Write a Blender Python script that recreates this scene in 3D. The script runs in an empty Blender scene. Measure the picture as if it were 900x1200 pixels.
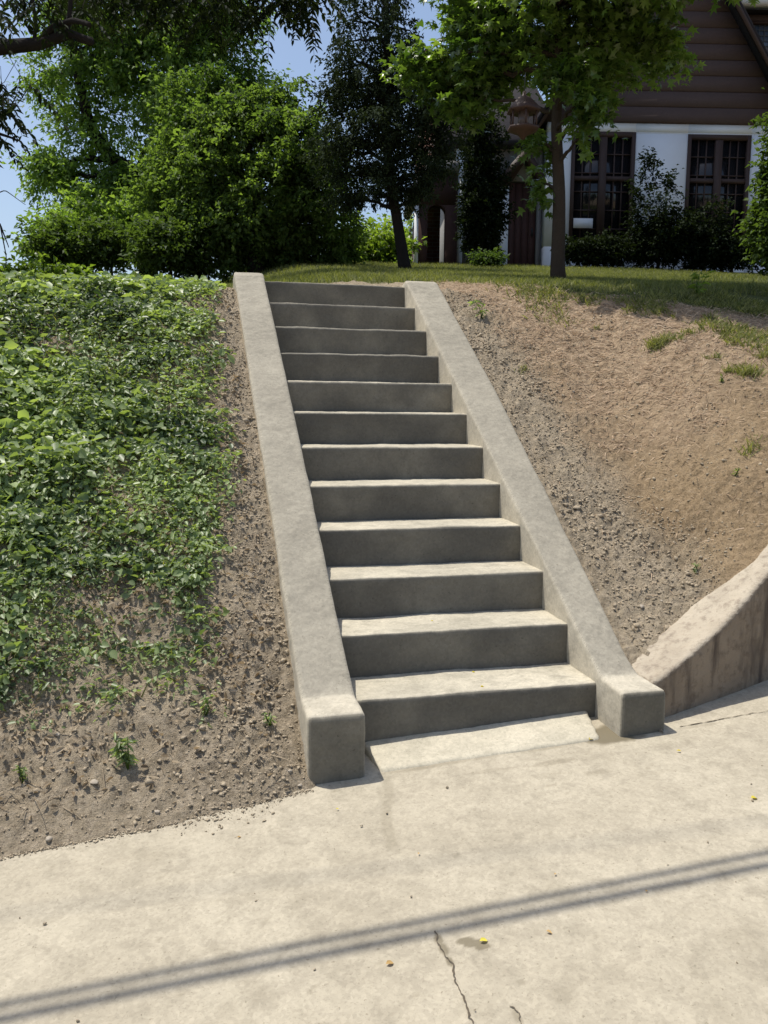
import bpy, math
import numpy as np
from mathutils import Matrix, Vector

# ------------------------------------------------------------------ camera, sky, sun
S = bpy.context.scene
COL = S.collection
R_ = np.random.default_rng(7)
CAM = np.array([-0.69, -3.2759, 1.3686]); YAW, PITCH, ROLL, FPX = 0.2439, -0.122, 0.0095, 1009.7
def cam_axes():
    cy, sy, cp, sp = math.cos(YAW), math.sin(YAW), math.cos(PITCH), math.sin(PITCH)
    f = np.array([sy*cp, cy*cp, sp]); r = np.array([cy, -sy, 0]); u = np.cross(r, f)
    return math.cos(ROLL)*r+math.sin(ROLL)*u, -math.sin(ROLL)*r+math.cos(ROLL)*u, f
CR, CU, CF = cam_axes()
cd = bpy.data.cameras.new('camera'); cam = bpy.data.objects.new('camera', cd); COL.objects.link(cam)
cam.matrix_world = Matrix([[CR[0], CU[0], -CF[0], CAM[0]], [CR[1], CU[1], -CF[1], CAM[1]], [CR[2], CU[2], -CF[2], CAM[2]], [0, 0, 0, 1]])
cd.sensor_fit = 'HORIZONTAL'; cd.sensor_width = 36; cd.lens = 36*FPX/900; cd.clip_start = .05; cd.clip_end = 2000
S.camera = cam
SUN = np.array([-0.27, 0.22, 1.0]); SUN /= np.linalg.norm(SUN)
W = bpy.data.worlds.new('World'); S.world = W; W.use_nodes = True
wn = W.node_tree; bg = wn.nodes['Background']; sky = wn.nodes.new('ShaderNodeTexSky'); sky.sky_type = 'NISHITA'
sky.sun_disc = False; sky.sun_elevation = math.asin(SUN[2]); sky.sun_rotation = math.atan2(SUN[0], SUN[1])
sky.air_density = 1.0; sky.dust_density = 2.2; sky.ozone_density = 1.2
wn.links.new(sky.outputs[0], bg.inputs[0]); bg.inputs[1].default_value = 0.145
sl = bpy.data.lights.new('sun', 'SUN'); sl.energy = 4.4; sl.angle = math.radians(.53); sl.color = (1, .95, .86)
so = bpy.data.objects.new('sun', sl); COL.objects.link(so)
so.rotation_euler = Vector(SUN.tolist()).to_track_quat('Z', 'Y').to_euler(); so.location = (-3, 3, 12)
S.view_settings.view_transform = 'Standard'; S.view_settings.look = 'None'; S.view_settings.gamma = 1
S.view_settings.use_curve_mapping = False; S.view_settings.exposure = 0.12

# ------------------------------------------------------------------ helpers
def ray(u, v):
    return CF + (u-450)/FPX*CR - (v-600)/FPX*CU
FH = np.array([math.sin(YAW), math.cos(YAW), 0])
def at(u, v, dist):                       # the point seen at a pixel, this many metres ahead of the camera
    d = ray(u, v); return CAM + d*(dist/(d@FH))
rs = np.random.RandomState(3)
LAT = rs.rand(64, 64, 64).astype(np.float32)
def n3(p, sc=1.0, seed=0):
    p = np.asarray(p, dtype=np.float64)*sc+seed*17.3+500; i = np.floor(p).astype(int); f = p-i; f = f*f*(3-2*f)
    i0 = i & 63; i1 = (i+1) & 63
    x0, y0, z0 = i0[..., 0], i0[..., 1], i0[..., 2]; x1, y1, z1 = i1[..., 0], i1[..., 1], i1[..., 2]
    fx, fy, fz = f[..., 0], f[..., 1], f[..., 2]
    a = LAT[x0, y0, z0]*(1-fx)+LAT[x1, y0, z0]*fx; b = LAT[x0, y1, z0]*(1-fx)+LAT[x1, y1, z0]*fx
    c = LAT[x0, y0, z1]*(1-fx)+LAT[x1, y0, z1]*fx; d = LAT[x0, y1, z1]*(1-fx)+LAT[x1, y1, z1]*fx
    return ((a*(1-fy)+b*fy)*(1-fz)+(c*(1-fy)+d*fy)*fz)*2-1
def fbm(p, sc=1.0, oc=4, seed=0, g=.5):
    s = 0; a = 1; t = 0
    for k in range(oc):
        s = s+a*n3(p, sc*2**k, seed+k*3.1); t += a; a *= g
    return s/t
def xy0(x, y, z=0.0): return np.stack([x, y, np.zeros_like(x)+z], -1)
def sst(a, b, x): t = np.clip((x-a)/(b-a), 0, 1); return t*t*(3-2*t)
def smin(a, b, k): h = np.clip(.5+.5*(b-a)/k, 0, 1); return b*(1-h)+a*h-k*h*(1-h)
def smax(a, b, k): return -smin(-a, -b, k)

def tag(o, label=None, cat=None, group=None, kind=None):
    if label: o['label'] = label
    if cat: o['category'] = cat
    if group: o['group'] = group
    if kind: o['kind'] = kind
    return o
def empty(name, loc, **k):
    o = bpy.data.objects.new(name, None); COL.objects.link(o); o.location = [float(c) for c in loc]; o.empty_display_size = .2
    tag(o, **k); return o
def mesh(name, V, F, mat, parent=None, var=None, smooth=False, attrs=None, **k):
    """V (n,3) world coordinates, F (m,k) array or a list of such arrays -> ONE mesh object"""
    V = np.asarray(V, dtype=np.float32); F = [np.asarray(f, dtype=np.int32) for f in (F if isinstance(F, list) else [F]) if len(f)]
    me = bpy.data.meshes.new(name)
    loc = np.zeros(3)
    if parent is not None: loc = np.array(parent['_w'])
    me.vertices.add(len(V)); me.vertices.foreach_set('co', (V-loc.astype(np.float32)).ravel())
    idx = np.concatenate([f.ravel() for f in F]); tot = np.concatenate([np.full(len(f), f.shape[1]) for f in F])
    me.loops.add(len(idx)); me.loops.foreach_set('vertex_index', idx)
    me.polygons.add(len(tot)); me.polygons.foreach_set('loop_start', np.concatenate([[0], np.cumsum(tot)[:-1]]).astype(np.int32))
    me.update(calc_edges=True)
    if smooth: me.polygons.foreach_set('use_smooth', np.ones(len(tot), dtype=bool))
    if var is not None: attrs = dict(attrs or {}, var=var)
    for kx, a in (attrs or {}).items():
        at_ = me.attributes.new(kx, 'FLOAT', 'POINT'); at_.data.foreach_set('value', np.asarray(a, dtype=np.float32).ravel())
    me.materials.append(mat)
    o = bpy.data.objects.new(name, me); COL.objects.link(o)
    if parent is not None: o.parent = parent
    tag(o, **k); return o
def root(name, loc, **k):
    o = empty(name, loc, **k); o['_w'] = [float(c) for c in loc]; return o
def child_root(o, parent):            # world position bookkeeping for sub-parts
    o['_w'] = parent['_w']; return o
class MB:
    def __init__(s): s.V = []; s.F = {}; s.n = 0; s.X = []
    def add(s, V, F, var=0.0):
        V = np.asarray(V, dtype=float); s.V.append(V)
        for f in (F if isinstance(F, list) else [F]):
            f = np.asarray(f); s.F.setdefault(f.shape[1], []).append(f+s.n)
        s.X.append(np.zeros(len(V))+var); s.n += len(V); return s
    def box(s, c0, c1, T=None, var=0.0):
        a = np.array(c0, float); b = np.array(c1, float)
        V = np.array([[(a, b)[i][0], (a, b)[j][1], (a, b)[k][2]] for i in (0, 1) for j in (0, 1) for k in (0, 1)])
        if T is not None: V = T(V)
        return s.add(V, np.array([[0, 1, 3, 2], [4, 6, 7, 5], [0, 4, 5, 1], [2, 3, 7, 6], [0, 2, 6, 4], [1, 5, 7, 3]]), var)
    def prism(s, poly, d0, d1, T=None, var=0.0):   # poly of (u,z) points, extruded along d
        n = len(poly); V = np.array([[p[0], d0, p[1]] for p in poly]+[[p[0], d1, p[1]] for p in poly], float)
        if T is not None: V = T(V)
        i = np.arange(n); j = (i+1) % n
        s.add(V, [np.stack([i, j, j+n, i+n], 1)], var)
        s.F.setdefault(n, []).append(np.array([i[::-1], i+n])+s.n-2*n); return s
    def tube(s, pts, rad, seg=8, var=0.0):
        pts = np.asarray(pts, float); rad = np.zeros(len(pts))+rad; n = len(pts)
        t = np.gradient(pts, axis=0); t /= np.linalg.norm(t, axis=1)[:, None]+1e-9
        ref = np.array([.31, .2, .93]) if abs(t[0] @ np.array([.31, .2, .93])) < .9 else np.array([1., 0, 0])
        a = np.cross(t, ref); a /= np.linalg.norm(a, axis=1)[:, None]+1e-9; b = np.cross(t, a)
        th = np.arange(seg)*2*math.pi/seg
        V = (pts[:, None]+rad[:, None, None]*(np.cos(th)[None, :, None]*a[:, None]+np.sin(th)[None, :, None]*b[:, None])).reshape(-1, 3)
        i, j = np.meshgrid(np.arange(n-1), np.arange(seg), indexing='ij'); j2 = (j+1) % seg
        F = np.stack([i*seg+j, i*seg+j2, (i+1)*seg+j2, (i+1)*seg+j], -1).reshape(-1, 4)
        s.add(V, F, var); c = np.arange(seg)
        s.F.setdefault(seg, []).append(np.array([c[::-1], c+(n-1)*seg])+s.n-n*seg); return s
    def build(s, name, mat, parent=None, smooth=False, **k):
        return mesh(name, np.concatenate(s.V), [np.concatenate(v) for v in s.F.values()], mat, parent, var=np.concatenate(s.X), smooth=smooth, **k)

# ------------------------------------------------------------------ materials
def newmat(name):
    m = bpy.data.materials.new(name); m.use_nodes = True; nt = m.node_tree
    return m, nt, nt.nodes['Principled BSDF'], nt.nodes['Material Output']
def N(nt, t, **k):
    n = nt.nodes.new(t)
    for a, b in k.items(): setattr(n, a, b)
    return n
def noise(nt, scale, detail=4, rough=.55, vec=None, dist=0):
    n = N(nt, 'ShaderNodeTexNoise'); n.inputs['Scale'].default_value = scale; n.inputs['Detail'].default_value = detail
    n.inputs['Roughness'].default_value = rough; n.inputs['Distortion'].default_value = dist
    if vec is None: vec = N(nt, 'ShaderNodeNewGeometry').outputs['Position']
    nt.links.new(vec, n.inputs['Vector']); return n.outputs[0]
def ramp(nt, src, p0, p1, c0=(0, 0, 0), c1=(1, 1, 1)):
    r = N(nt, 'ShaderNodeValToRGB'); e = r.color_ramp.elements; e[0].position = p0; e[1].position = p1
    e[0].color = (*c0, 1); e[1].color = (*c1, 1); nt.links.new(src, r.inputs[0]); return r.outputs[0]
def mix(nt, fac, a, b, mode='MIX'):
    m = N(nt, 'ShaderNodeMix', data_type='RGBA', blend_type=mode)
    for i, s in ((0, fac), (6, a), (7, b)):
        if isinstance(s, (int, float)): m.inputs[i].default_value = s
        elif isinstance(s, tuple): m.inputs[i].default_value = (*s, 1)
        else: nt.links.new(s, m.inputs[i])
    return m.outputs[2]
def attr(nt, name): return N(nt, 'ShaderNodeAttribute', attribute_name=name).outputs['Fac']
def bump(nt, bs, srcs):
    prev = None
    for h, st, d in srcs:
        b = N(nt, 'ShaderNodeBump'); b.inputs['Strength'].default_value = st; b.inputs['Distance'].default_value = d
        nt.links.new(h, b.inputs['Height'])
        if prev is not None: nt.links.new(prev, b.inputs['Normal'])
        prev = b.outputs[0]
    nt.links.new(prev, bs.inputs['Normal'])
def simple(name, col, rough=.7, var=.25, scale=6, spec=.3, bmp=.2, metallic=0, bd=.004):
    m, nt, bs, out = newmat(name)
    c = mix(nt, noise(nt, scale, 5), tuple(x*(1-var) for x in col), tuple(min(1, x*(1+var)) for x in col))
    c = mix(nt, ramp(nt, noise(nt, scale*9, 3), .35, .7), c, tuple(x*(1-var*.6) for x in col), 'MIX') if var > .05 else c
    nt.links.new(c, bs.inputs['Base Color']); bs.inputs['Roughness'].default_value = rough
    bs.inputs['Specular IOR Level'].default_value = spec; bs.inputs['Metallic'].default_value = metallic
    if bmp: bump(nt, bs, [(noise(nt, scale*14, 4), bmp, bd)])
    return m
def concrete(name, c_lo, c_hi, damp=None, damp_shade_amt=0.0, streak=(3, 26, 26), sfac=1.0):
    m, nt, bs, out = newmat(name)
    geo = N(nt, 'ShaderNodeNewGeometry'); pos = geo.outputs['Position']
    c = mix(nt, ramp(nt, noise(nt, 2.2, 6, .6), .32, .68), c_lo, c_hi)
    c = mix(nt, ramp(nt, noise(nt, 11, 6, .65, dist=.6), .45, .75), c, tuple(x*.82 for x in c_lo))
    mp = N(nt, 'ShaderNodeMapping'); mp.inputs['Scale'].default_value = streak; nt.links.new(pos, mp.inputs[0])
    tro = noise(nt, 1, 5, .6, mp.outputs[0], .8)                      # trowel and brush strokes
    c = mix(nt, ramp(nt, tro, .45, .8, (0, 0, 0), (sfac, sfac, sfac)), c, tuple(min(1, x*1.1) for x in c_hi))
    spk = ramp(nt, noise(nt, 160, 2, .5), .30, .42, (.72, .72, .72), (1, 1, 1)); c = mix(nt, .55, c, mix(nt, 1.0, c, spk, 'MULTIPLY'))
    if damp is not None:                                             # shade put into the colour of street-facing upright faces, in damp cloudy blotches
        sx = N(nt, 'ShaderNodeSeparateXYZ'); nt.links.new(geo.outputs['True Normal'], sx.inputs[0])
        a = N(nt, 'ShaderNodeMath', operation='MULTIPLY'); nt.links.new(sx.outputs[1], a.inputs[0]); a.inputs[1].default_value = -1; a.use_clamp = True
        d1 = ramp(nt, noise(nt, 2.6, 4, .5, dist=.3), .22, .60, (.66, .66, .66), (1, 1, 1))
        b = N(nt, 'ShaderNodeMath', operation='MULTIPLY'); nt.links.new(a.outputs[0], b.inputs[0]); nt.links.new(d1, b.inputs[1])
        b2 = N(nt, 'ShaderNodeMath', operation='MULTIPLY'); nt.links.new(b.outputs[0], b2.inputs[0]); b2.inputs[1].default_value = damp_shade_amt
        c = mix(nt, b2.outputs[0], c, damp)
    vz = N(nt, 'ShaderNodeTexVoronoi'); vz.inputs['Scale'].default_value = 95; nt.links.new(pos, vz.inputs['Vector'])
    c = mix(nt, .30, c, mix(nt, 1.0, c, ramp(nt, vz.outputs['Color'], .1, .9, (.62, .60, .57), (1.18, 1.16, 1.12)), 'MULTIPLY'))
    pit = ramp(nt, noise(nt, 70, 3, .6), .66, .72, (1, 1, 1), (.5, .48, .44)); c = mix(nt, .7, c, mix(nt, 1.0, c, pit, 'MULTIPLY'))
    st = attr(nt, 'stain')
    c = mix(nt, st, c, (c_lo[0]*.42, c_lo[1]*.40, c_lo[2]*.34))
    nt.links.new(c, bs.inputs['Base Color']); bs.inputs['Roughness'].default_value = .88; bs.inputs['Specular IOR Level'].default_value = .25
    bump(nt, bs, [(noise(nt, 240, 3, .6), .35, .0015), (noise(nt, 38, 4, .6), .35, .004), (tro, .22, .004)])
    return m
M = {}
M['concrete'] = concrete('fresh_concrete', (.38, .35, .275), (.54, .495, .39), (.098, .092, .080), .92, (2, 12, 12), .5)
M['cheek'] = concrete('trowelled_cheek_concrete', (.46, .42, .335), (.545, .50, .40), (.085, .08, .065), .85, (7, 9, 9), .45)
M['old'] = concrete('old_sidewalk_concrete', (.365, .325, .248), (.45, .405, .314), None, 0, (14, 16, 14), .4)
M['slab'] = concrete('landing_slab_concrete', (.44, .405, .315), (.53, .485, .38), None, 0, (4, 14, 14), .5)
def wallmat():
    m, nt, bs, out = newmat('weathered_wall_concrete')
    c = mix(nt, ramp(nt, noise(nt, 4, 6, .65), .3, .7), (.38, .325, .245), (.51, .45, .35))
    mp = N(nt, 'ShaderNodeMapping'); mp.inputs['Scale'].default_value = (9, 9, 1.6); nt.links.new(N(nt, 'ShaderNodeNewGeometry').outputs['Position'], mp.inputs[0])
    sx = N(nt, 'ShaderNodeSeparateXYZ'); nt.links.new(N(nt, 'ShaderNodeNewGeometry').outputs['True Normal'], sx.inputs[0])
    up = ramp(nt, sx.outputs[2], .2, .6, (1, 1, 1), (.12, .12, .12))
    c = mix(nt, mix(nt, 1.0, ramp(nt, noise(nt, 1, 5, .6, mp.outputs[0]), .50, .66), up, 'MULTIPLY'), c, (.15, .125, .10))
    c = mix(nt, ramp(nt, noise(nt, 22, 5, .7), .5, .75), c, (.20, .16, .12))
    c = mix(nt, up, c, mix(nt, 1.0, c, (.58, .52, .48), 'MULTIPLY'))  # upright faces toned darker than the top
    nt.links.new(c, bs.inputs['Base Color']); bs.inputs['Roughness'].default_value = .95
    bump(nt, bs, [(noise(nt, 120, 4, .65), .7, .004), (noise(nt, 22, 4, .6), .5, .012)]); return m
M['wall_old'] = wallmat()
def soilmat():
    m, nt, bs, out = newmat('soil_and_turf')
    big = ramp(nt, noise(nt, 2.4, 5, .6), .3, .7)
    c = mix(nt, big, (.225, .183, .128), (.37, .308, .218))
    c = mix(nt, ramp(nt, noise(nt, 30, 5, .7), .42, .7), c, (.45, .375, .275))
    c = mix(nt, ramp(nt, noise(nt, 75, 4, .7), .52, .72), c, (.13, .10, .072))
    c = mix(nt, attr(nt, 'warm'), c, mix(nt, 1.0, c, (.86, .765, .65), 'MULTIPLY'))
    red = mix(nt, ramp(nt, noise(nt, 14, 6, .7), .35, .68), (.20, .145, .095), (.48, .365, .245))
    mp = N(nt, 'ShaderNodeMapping'); mp.inputs['Scale'].default_value = (22, 60, 60); nt.links.new(N(nt, 'ShaderNodeNewGeometry').outputs['Position'], mp.inputs[0])
    red = mix(nt, ramp(nt, noise(nt, 1, 4, .6, mp.outputs[0]), .52, .75), red, (.48, .37, .25))
    c = mix(nt, attr(nt, 'thatch'), c, red)
    grs = mix(nt, noise(nt, 20, 5), (.045, .06, .02), (.13, .14, .055))
    c = mix(nt, attr(nt, 'grass'), c, grs)
    nt.links.new(c, bs.inputs['Base Color']); bs.inputs['Roughness'].default_value = 1; bs.inputs['Specular IOR Level'].default_value = .05
    bump(nt, bs, [(noise(nt, 45, 6, .75), .9, .02), (noise(nt, 160, 4, .7), .7, .006)]); return m
M['soil'] = soilmat()
def leafmat(name, lo, hi, trans=.35, rough=.45, spec=.4, tcol=None):
    m, nt, bs, out = newmat(name); v = attr(nt, 'var')
    c = ramp(nt, v, 0.02, .98, lo, hi)
    nt.links.new(c, bs.inputs['Base Color']); bs.inputs['Roughness'].default_value = rough; bs.inputs['Specular IOR Level'].default_value = spec
    tr = N(nt, 'ShaderNodeBsdfTranslucent'); tc = mix(nt, 1.0, c, tcol or (1.6, 1.7, .55), 'MULTIPLY'); nt.links.new(tc, tr.inputs[0])
    ms = N(nt, 'ShaderNodeMixShader'); ms.inputs[0].default_value = trans
    nt.links.new(bs.outputs[0], ms.inputs[1]); nt.links.new(tr.outputs[0], ms.inputs[2]); nt.links.new(ms.outputs[0], out.inputs[0]); return m
M['clod'] = simple('dry_soil_clods', (.40, .333, .24), 1, .35, 14, .05, .6, bd=.006)
M['cover'] = leafmat('ground_cover_leaves', (.045, .08, .034), (.35, .43, .20), .38, .42, .45)
M['wilt'] = leafmat('wilted_leaves', (.20, .15, .095), (.46, .38, .27), .25, .7, .2, (1.1, 1, .8))
M['blade'] = leafmat('grass_blades', (.07, .09, .028), (.29, .29, .12), .35, .6, .2)
M['straw'] = leafmat('dry_straw', (.28, .19, .12), (.58, .45, .32), .2, .8, .15, (1.1, 1, .8))
M['leaf_mid'] = leafmat('broad_leaf_green', (.07, .125, .032), (.23, .33, .10), .5, .55, .2)
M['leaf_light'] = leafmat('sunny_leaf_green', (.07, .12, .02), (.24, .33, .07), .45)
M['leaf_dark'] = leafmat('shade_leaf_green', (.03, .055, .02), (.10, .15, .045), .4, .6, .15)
M['leaf_deep'] = leafmat('deep_shade_leaf_green', (.008, .014, .008), (.026, .038, .016), .2, .7, .08)  # shade by the house and backlit silhouette put into this green
M['leaf_olive'] = leafmat('olive_leaf_green', (.04, .075, .024), (.165, .24, .078), .5, .6, .15)
M['leaf_star'] = leafmat('star_leaf_green', (.05, .095, .022), (.18, .26, .07), .46, .3, .6)
M['needle'] = leafmat('needle_dark_green', (.013, .021, .013), (.045, .062, .035), .15, .9, .06)
M['yleaf'] = leafmat('yellow_fallen_leaf', (.62, .5, .06), (.8, .72, .12), .2, .6, .2, (1.1, 1, .5))
M['tleaf'] = leafmat('tan_fallen_leaf', (.5, .33, .13), (.62, .43, .2), .2, .6, .2, (1.1, 1, .5))
M['bark'] = simple('bark', (.075, .058, .045), .95, .35, 8, .1, .9, bd=.02)
M['bark_dark'] = simple('bark_dark', (.03, .026, .024), .95, .3, 8, .1, .8, bd=.02)
M['stucco'] = simple('white_stucco', (.72, .745, .77), .9, .05, 4, .2, .3)
M['stucco_grey'] = simple('grey_stucco', (.26, .25, .24), .9, .16, 4, .2, .3)
M['siding'] = simple('brown_board_siding', (.085, .058, .050), .8, .2, 3, .25, .35)
M['trim'] = simple('dark_brown_trim', (.055, .034, .028), .6, .2, 6, .3, .2)
M['white'] = simple('white_painted_trim', (.72, .73, .74), .6, .06, 5, .3, .1)
M['roof'] = simple('dark_roof_shingle', (.035, .032, .035), .95, .3, 12, .1, .8)
M['lattice'] = simple('leaded_came', (.10, .11, .12), .5, .1, 5, .4, 0)
M['terra'] = simple('red_clay_brick', (.065, .036, .03), .9, .3, 7, .15, .4)
M['copper'] = simple('weathered_copper_roof', (.055, .031, .024), .6, .25, 16, .3, .2)
M['cable'] = simple('black_cable_rubber', (.02, .02, .02), .6, .1, 4, .3, 0)
M['stone'] = simple('pale_stone', (.40, .35, .28), .95, .2, 30, .1, .5)
M['iron'] = simple('dark_iron', (.03, .03, .032), .5, .1, 5, .4, 0)
M['crack'] = simple('crack_grime', (.13, .108, .08), 1, .4, 60, .05, 0)
def glassmat(name, col):
    m, nt, bs, out = newmat(name); nt.links.new(mix(nt, noise(nt, 1.6, 3), tuple(c*.5 for c in col), tuple(c*1.5 for c in col)), bs.inputs['Base Color'])
    bs.inputs['Roughness'].default_value = .12; bs.inputs['Specular IOR Level'].default_value = .5
    bump(nt, bs, [(noise(nt, 2.5, 2), .15, .02)]); return m
M['glass'] = glassmat('dark_window_glass', (.012, .012, .014)); M['glass_blue'] = glassmat('curtained_window_glass', (.09, .12, .17))
def brickmat():
    m, nt, bs, out = newmat('chimney_brick')
    tc = N(nt, 'ShaderNodeTexCoord').outputs['Object']; mp = N(nt, 'ShaderNodeMapping'); mp.inputs['Rotation'].default_value = (math.radians(90), 0, 0); nt.links.new(tc, mp.inputs[0])
    b = N(nt, 'ShaderNodeTexBrick'); nt.links.new(mp.outputs[0], b.inputs[0]); b.inputs['Scale'].default_value = 1
    b.inputs['Brick Width'].default_value = .21; b.inputs['Row Height'].default_value = .075; b.inputs['Mortar Size'].default_value = .008
    b.inputs['Color1'].default_value = (.17, .085, .06, 1); b.inputs['Color2'].default_value = (.23, .12, .085, 1); b.inputs['Mortar'].default_value = (.3, .27, .24, 1)
    nt.links.new(b.outputs[0], bs.inputs['Base Color']); bs.inputs['Roughness'].default_value = .95; return m
M['brick'] = brickmat()

# ------------------------------------------------------------------ the lie of the land
RISE, RUN, SW = 0.19, 0.2951, 1.0862
G = RISE/RUN
def walk_z(x, y): return -.035+.06*np.clip(x, -12, 12)+.05*(np.clip(y, -5, 3)+.2)
def wall_front(x): return -.10+.30*(x-1.36)+.03*np.clip(x-1.36, 0, 4)**2
def wall_thick(x): return np.interp(x, [1.33, 1.5, 1.74, 1.88, 2.02, 2.4], [.22, .25, .25, .19, .13, .13])
def wall_top(x):
    return np.interp(x, [1.15, 1.33, 1.50, 1.66, 1.77, 2.0, 2.3, 2.7, 3.2, 4.0, 6.0], [.19, .235, .315, .395, .465, .63, .86, 1.10, 1.24, 1.34, 1.46])
def land(x, y, detail=True):
    x = np.asarray(x, float); y = np.asarray(y, float)
    ybl = np.interp(x, [-3, -1.26, -.71, -.22], [-.52, -.374, -.33, -.24])
    yl = y-(ybl+.24)
    left = .10+.06*np.clip(x+.2, -8, 0)+G*yl+.09*sst(0, .8, yl)
    lawnL = 2.235+.03*np.clip(x, -12, 0)+.12*(np.minimum(y, 15)-3.4)
    left = smin(left, lawnL, .16)
    right = .185+G*y+.03*np.clip(x-1.4, 0, 3)
    wb = wall_top(x)-.02+.44*(y-(wall_front(x)+wall_thick(x)-.03))
    right = smax(right, np.where(x > 1.36, wb, -5), .12)
    ly = np.clip(y, -5, 15); lawnR = 2.31+.176*(ly-3.4)+.028*np.clip(x-1.3, 0, 9)-.02*np.clip(ly-13, 0, 2)
    right = smin(right, lawnR, .30)
    w = sst(-.3, 1.3, x+.25*np.clip(y-3.3, 0, 8)*0)
    z = left*(1-w)+right*w
    z = np.where(y > 16, z-(y-16)*.0, z)
    if detail:
        P = xy0(x, y); onbank = sst(-.6, 0, y)*(1-sst(3.6, 5, y))
        rough = np.where(x < .5, 1.0, .75+.25*(1-sst(.35, .9, x-1.33+.2*n3(P, 2, 3))))
        rg = 1-np.abs(fbm(P, 9, 3, 12))*3.0
        z = z+onbank*(.035*fbm(P, 1.6, 3, 1)+rough*(.026*fbm(P, 6, 3, 2)+.014*(rg-.3)*sst(-.2, .5, n3(P, 3, 7)+.3)+.017*fbm(P, 18, 2, 5)+.020*(1-2.2*np.abs(fbm(P, 26, 2, 14)))*sst(-.25, .35, fbm(P, 4, 2, 15))+.008*n3(P, 62, 6)))
        z = z+.03*fbm(P, .6, 3, 9)*sst(4, 6, y)
    # sunk under the stair, in front of the bank and in front of the wall
    under = (sst(-.19, -.10, x)*(1-sst(1.20, 1.25, x)))*(1-sst(3.42, 3.5, y))
    z = z-under*(.55)
    fr = np.where(x > 1.27, 1-sst(wall_front(x)+.05, wall_front(x)+.11, y), 0)
    z = np.where((fr > 0), z*(1-fr)+(walk_z(x, y)-.15)*fr, z)
    z = np.maximum(z, walk_z(x, y)-.15)
    return z
def land_hit(u, v, far=30):
    d = ray(u, v); s = np.linspace(1.2, far, 4000); P = CAM+s[:, None]*d
    below = P[:, 2] < land(P[:, 0], P[:, 1]); i = int(np.argmax(below)) if below.any() else len(s)-1
    return P[i]
def walk_hit(u, v):
    d = ray(u, v); a = -.035+.05*.2
    s = (a+.06*CAM[0]+.05*CAM[1]-CAM[2])/(d[2]-.06*d[0]-.05*d[1]); return CAM+s*d

def axis(lo, hi, st, far):
    a = np.arange(lo, hi, st); out = [hi]; k = st
    while out[-1] < far: k *= 1.22; out.append(out[-1]+k)
    neg = [lo]; k = st
    while neg[-1] > -far: k *= 1.22; neg.append(neg[-1]-k)
    return np.concatenate([neg[:0:-1], a, out])
def sheet(name, xs, ys, zf, mat, attrf=None, **k):
    X, Y = np.meshgrid(xs, ys, indexing='ij'); Z = zf(X, Y); V = np.stack([X, Y, Z], -1).reshape(-1, 3)
    n, m = X.shape; i, j = np.meshgrid(np.arange(n-1), np.arange(m-1), indexing='ij'); a = i*m+j
    F = np.stack([a, a+m, a+m+1, a+1], -1).reshape(-1, 4)
    at_ = {k2: f.reshape(-1) for k2, f in attrf(X, Y).items()} if attrf else None
    return mesh(name, V, F, mat, smooth=True, attrs=at_, kind='structure', **k)
def grass_mask(x, y):
    P = xy0(x, y)
    edge = np.interp(x, [1.3, 1.7, 2.3, 2.45, 2.7, 3.1, 3.9, 6], [3.9, 3.95, 3.9, 3.5, 3.15, 2.95, 2.7, 2.6])+.28*fbm(P, 2.5, 3, 21)
    g = sst(edge-.15, edge+.35, y)*(x > -.6)
    gl = sst(2.6, 3.6, y+.3*fbm(P, 2, 2, 4))*(x <= -.6)
    return np.clip(g+gl, 0, 1)
def thatch_mask(x, y):
    P = xy0(x, y); n = fbm(P, 1.3, 4, 31)
    t = sst(1.0, 2.8, y+1.5*n+.25*(x-1.3))*sst(1.55, 1.95, x+.12*fbm(P, 3, 2, 8)+.10*(y-1.5))
    return np.clip(t, 0, 1)*.95*(1-grass_mask(x, y))
def graded(segs, far):
    a = np.concatenate([np.arange(lo, hi-st*.5, st) for lo, hi, st in segs]); out = [segs[-1][1]]; k = segs[-1][2]
    while out[-1] < far: k *= 1.22; out.append(out[-1]+k)
    neg = [a[0]]; k = segs[0][2]
    while neg[-1] > -far: k *= 1.22; neg.append(neg[-1]-k)
    return np.concatenate([neg[:0:-1], a, out])
xs = graded([(-2.9, -1.6, .015), (-1.6, -.10, .0095), (-.10, 1.26, .04), (1.26, 2.3, .0095), (2.3, 5.6, .017)], 260)
ys = graded([(-.56, 1.6, .0105), (1.6, 3.7, .014), (3.7, 5.2, .025)], 320)
sheet('ground', xs, ys, land, M['soil'], lambda X, Y: {'grass': grass_mask(X, Y), 'thatch': thatch_mask(X, Y), 'warm': sst(.22, .60, X-1.33+.2*fbm(xy0(X, Y), 3, 3, 37)-.12*sst(1, 0, Y))})

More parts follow.
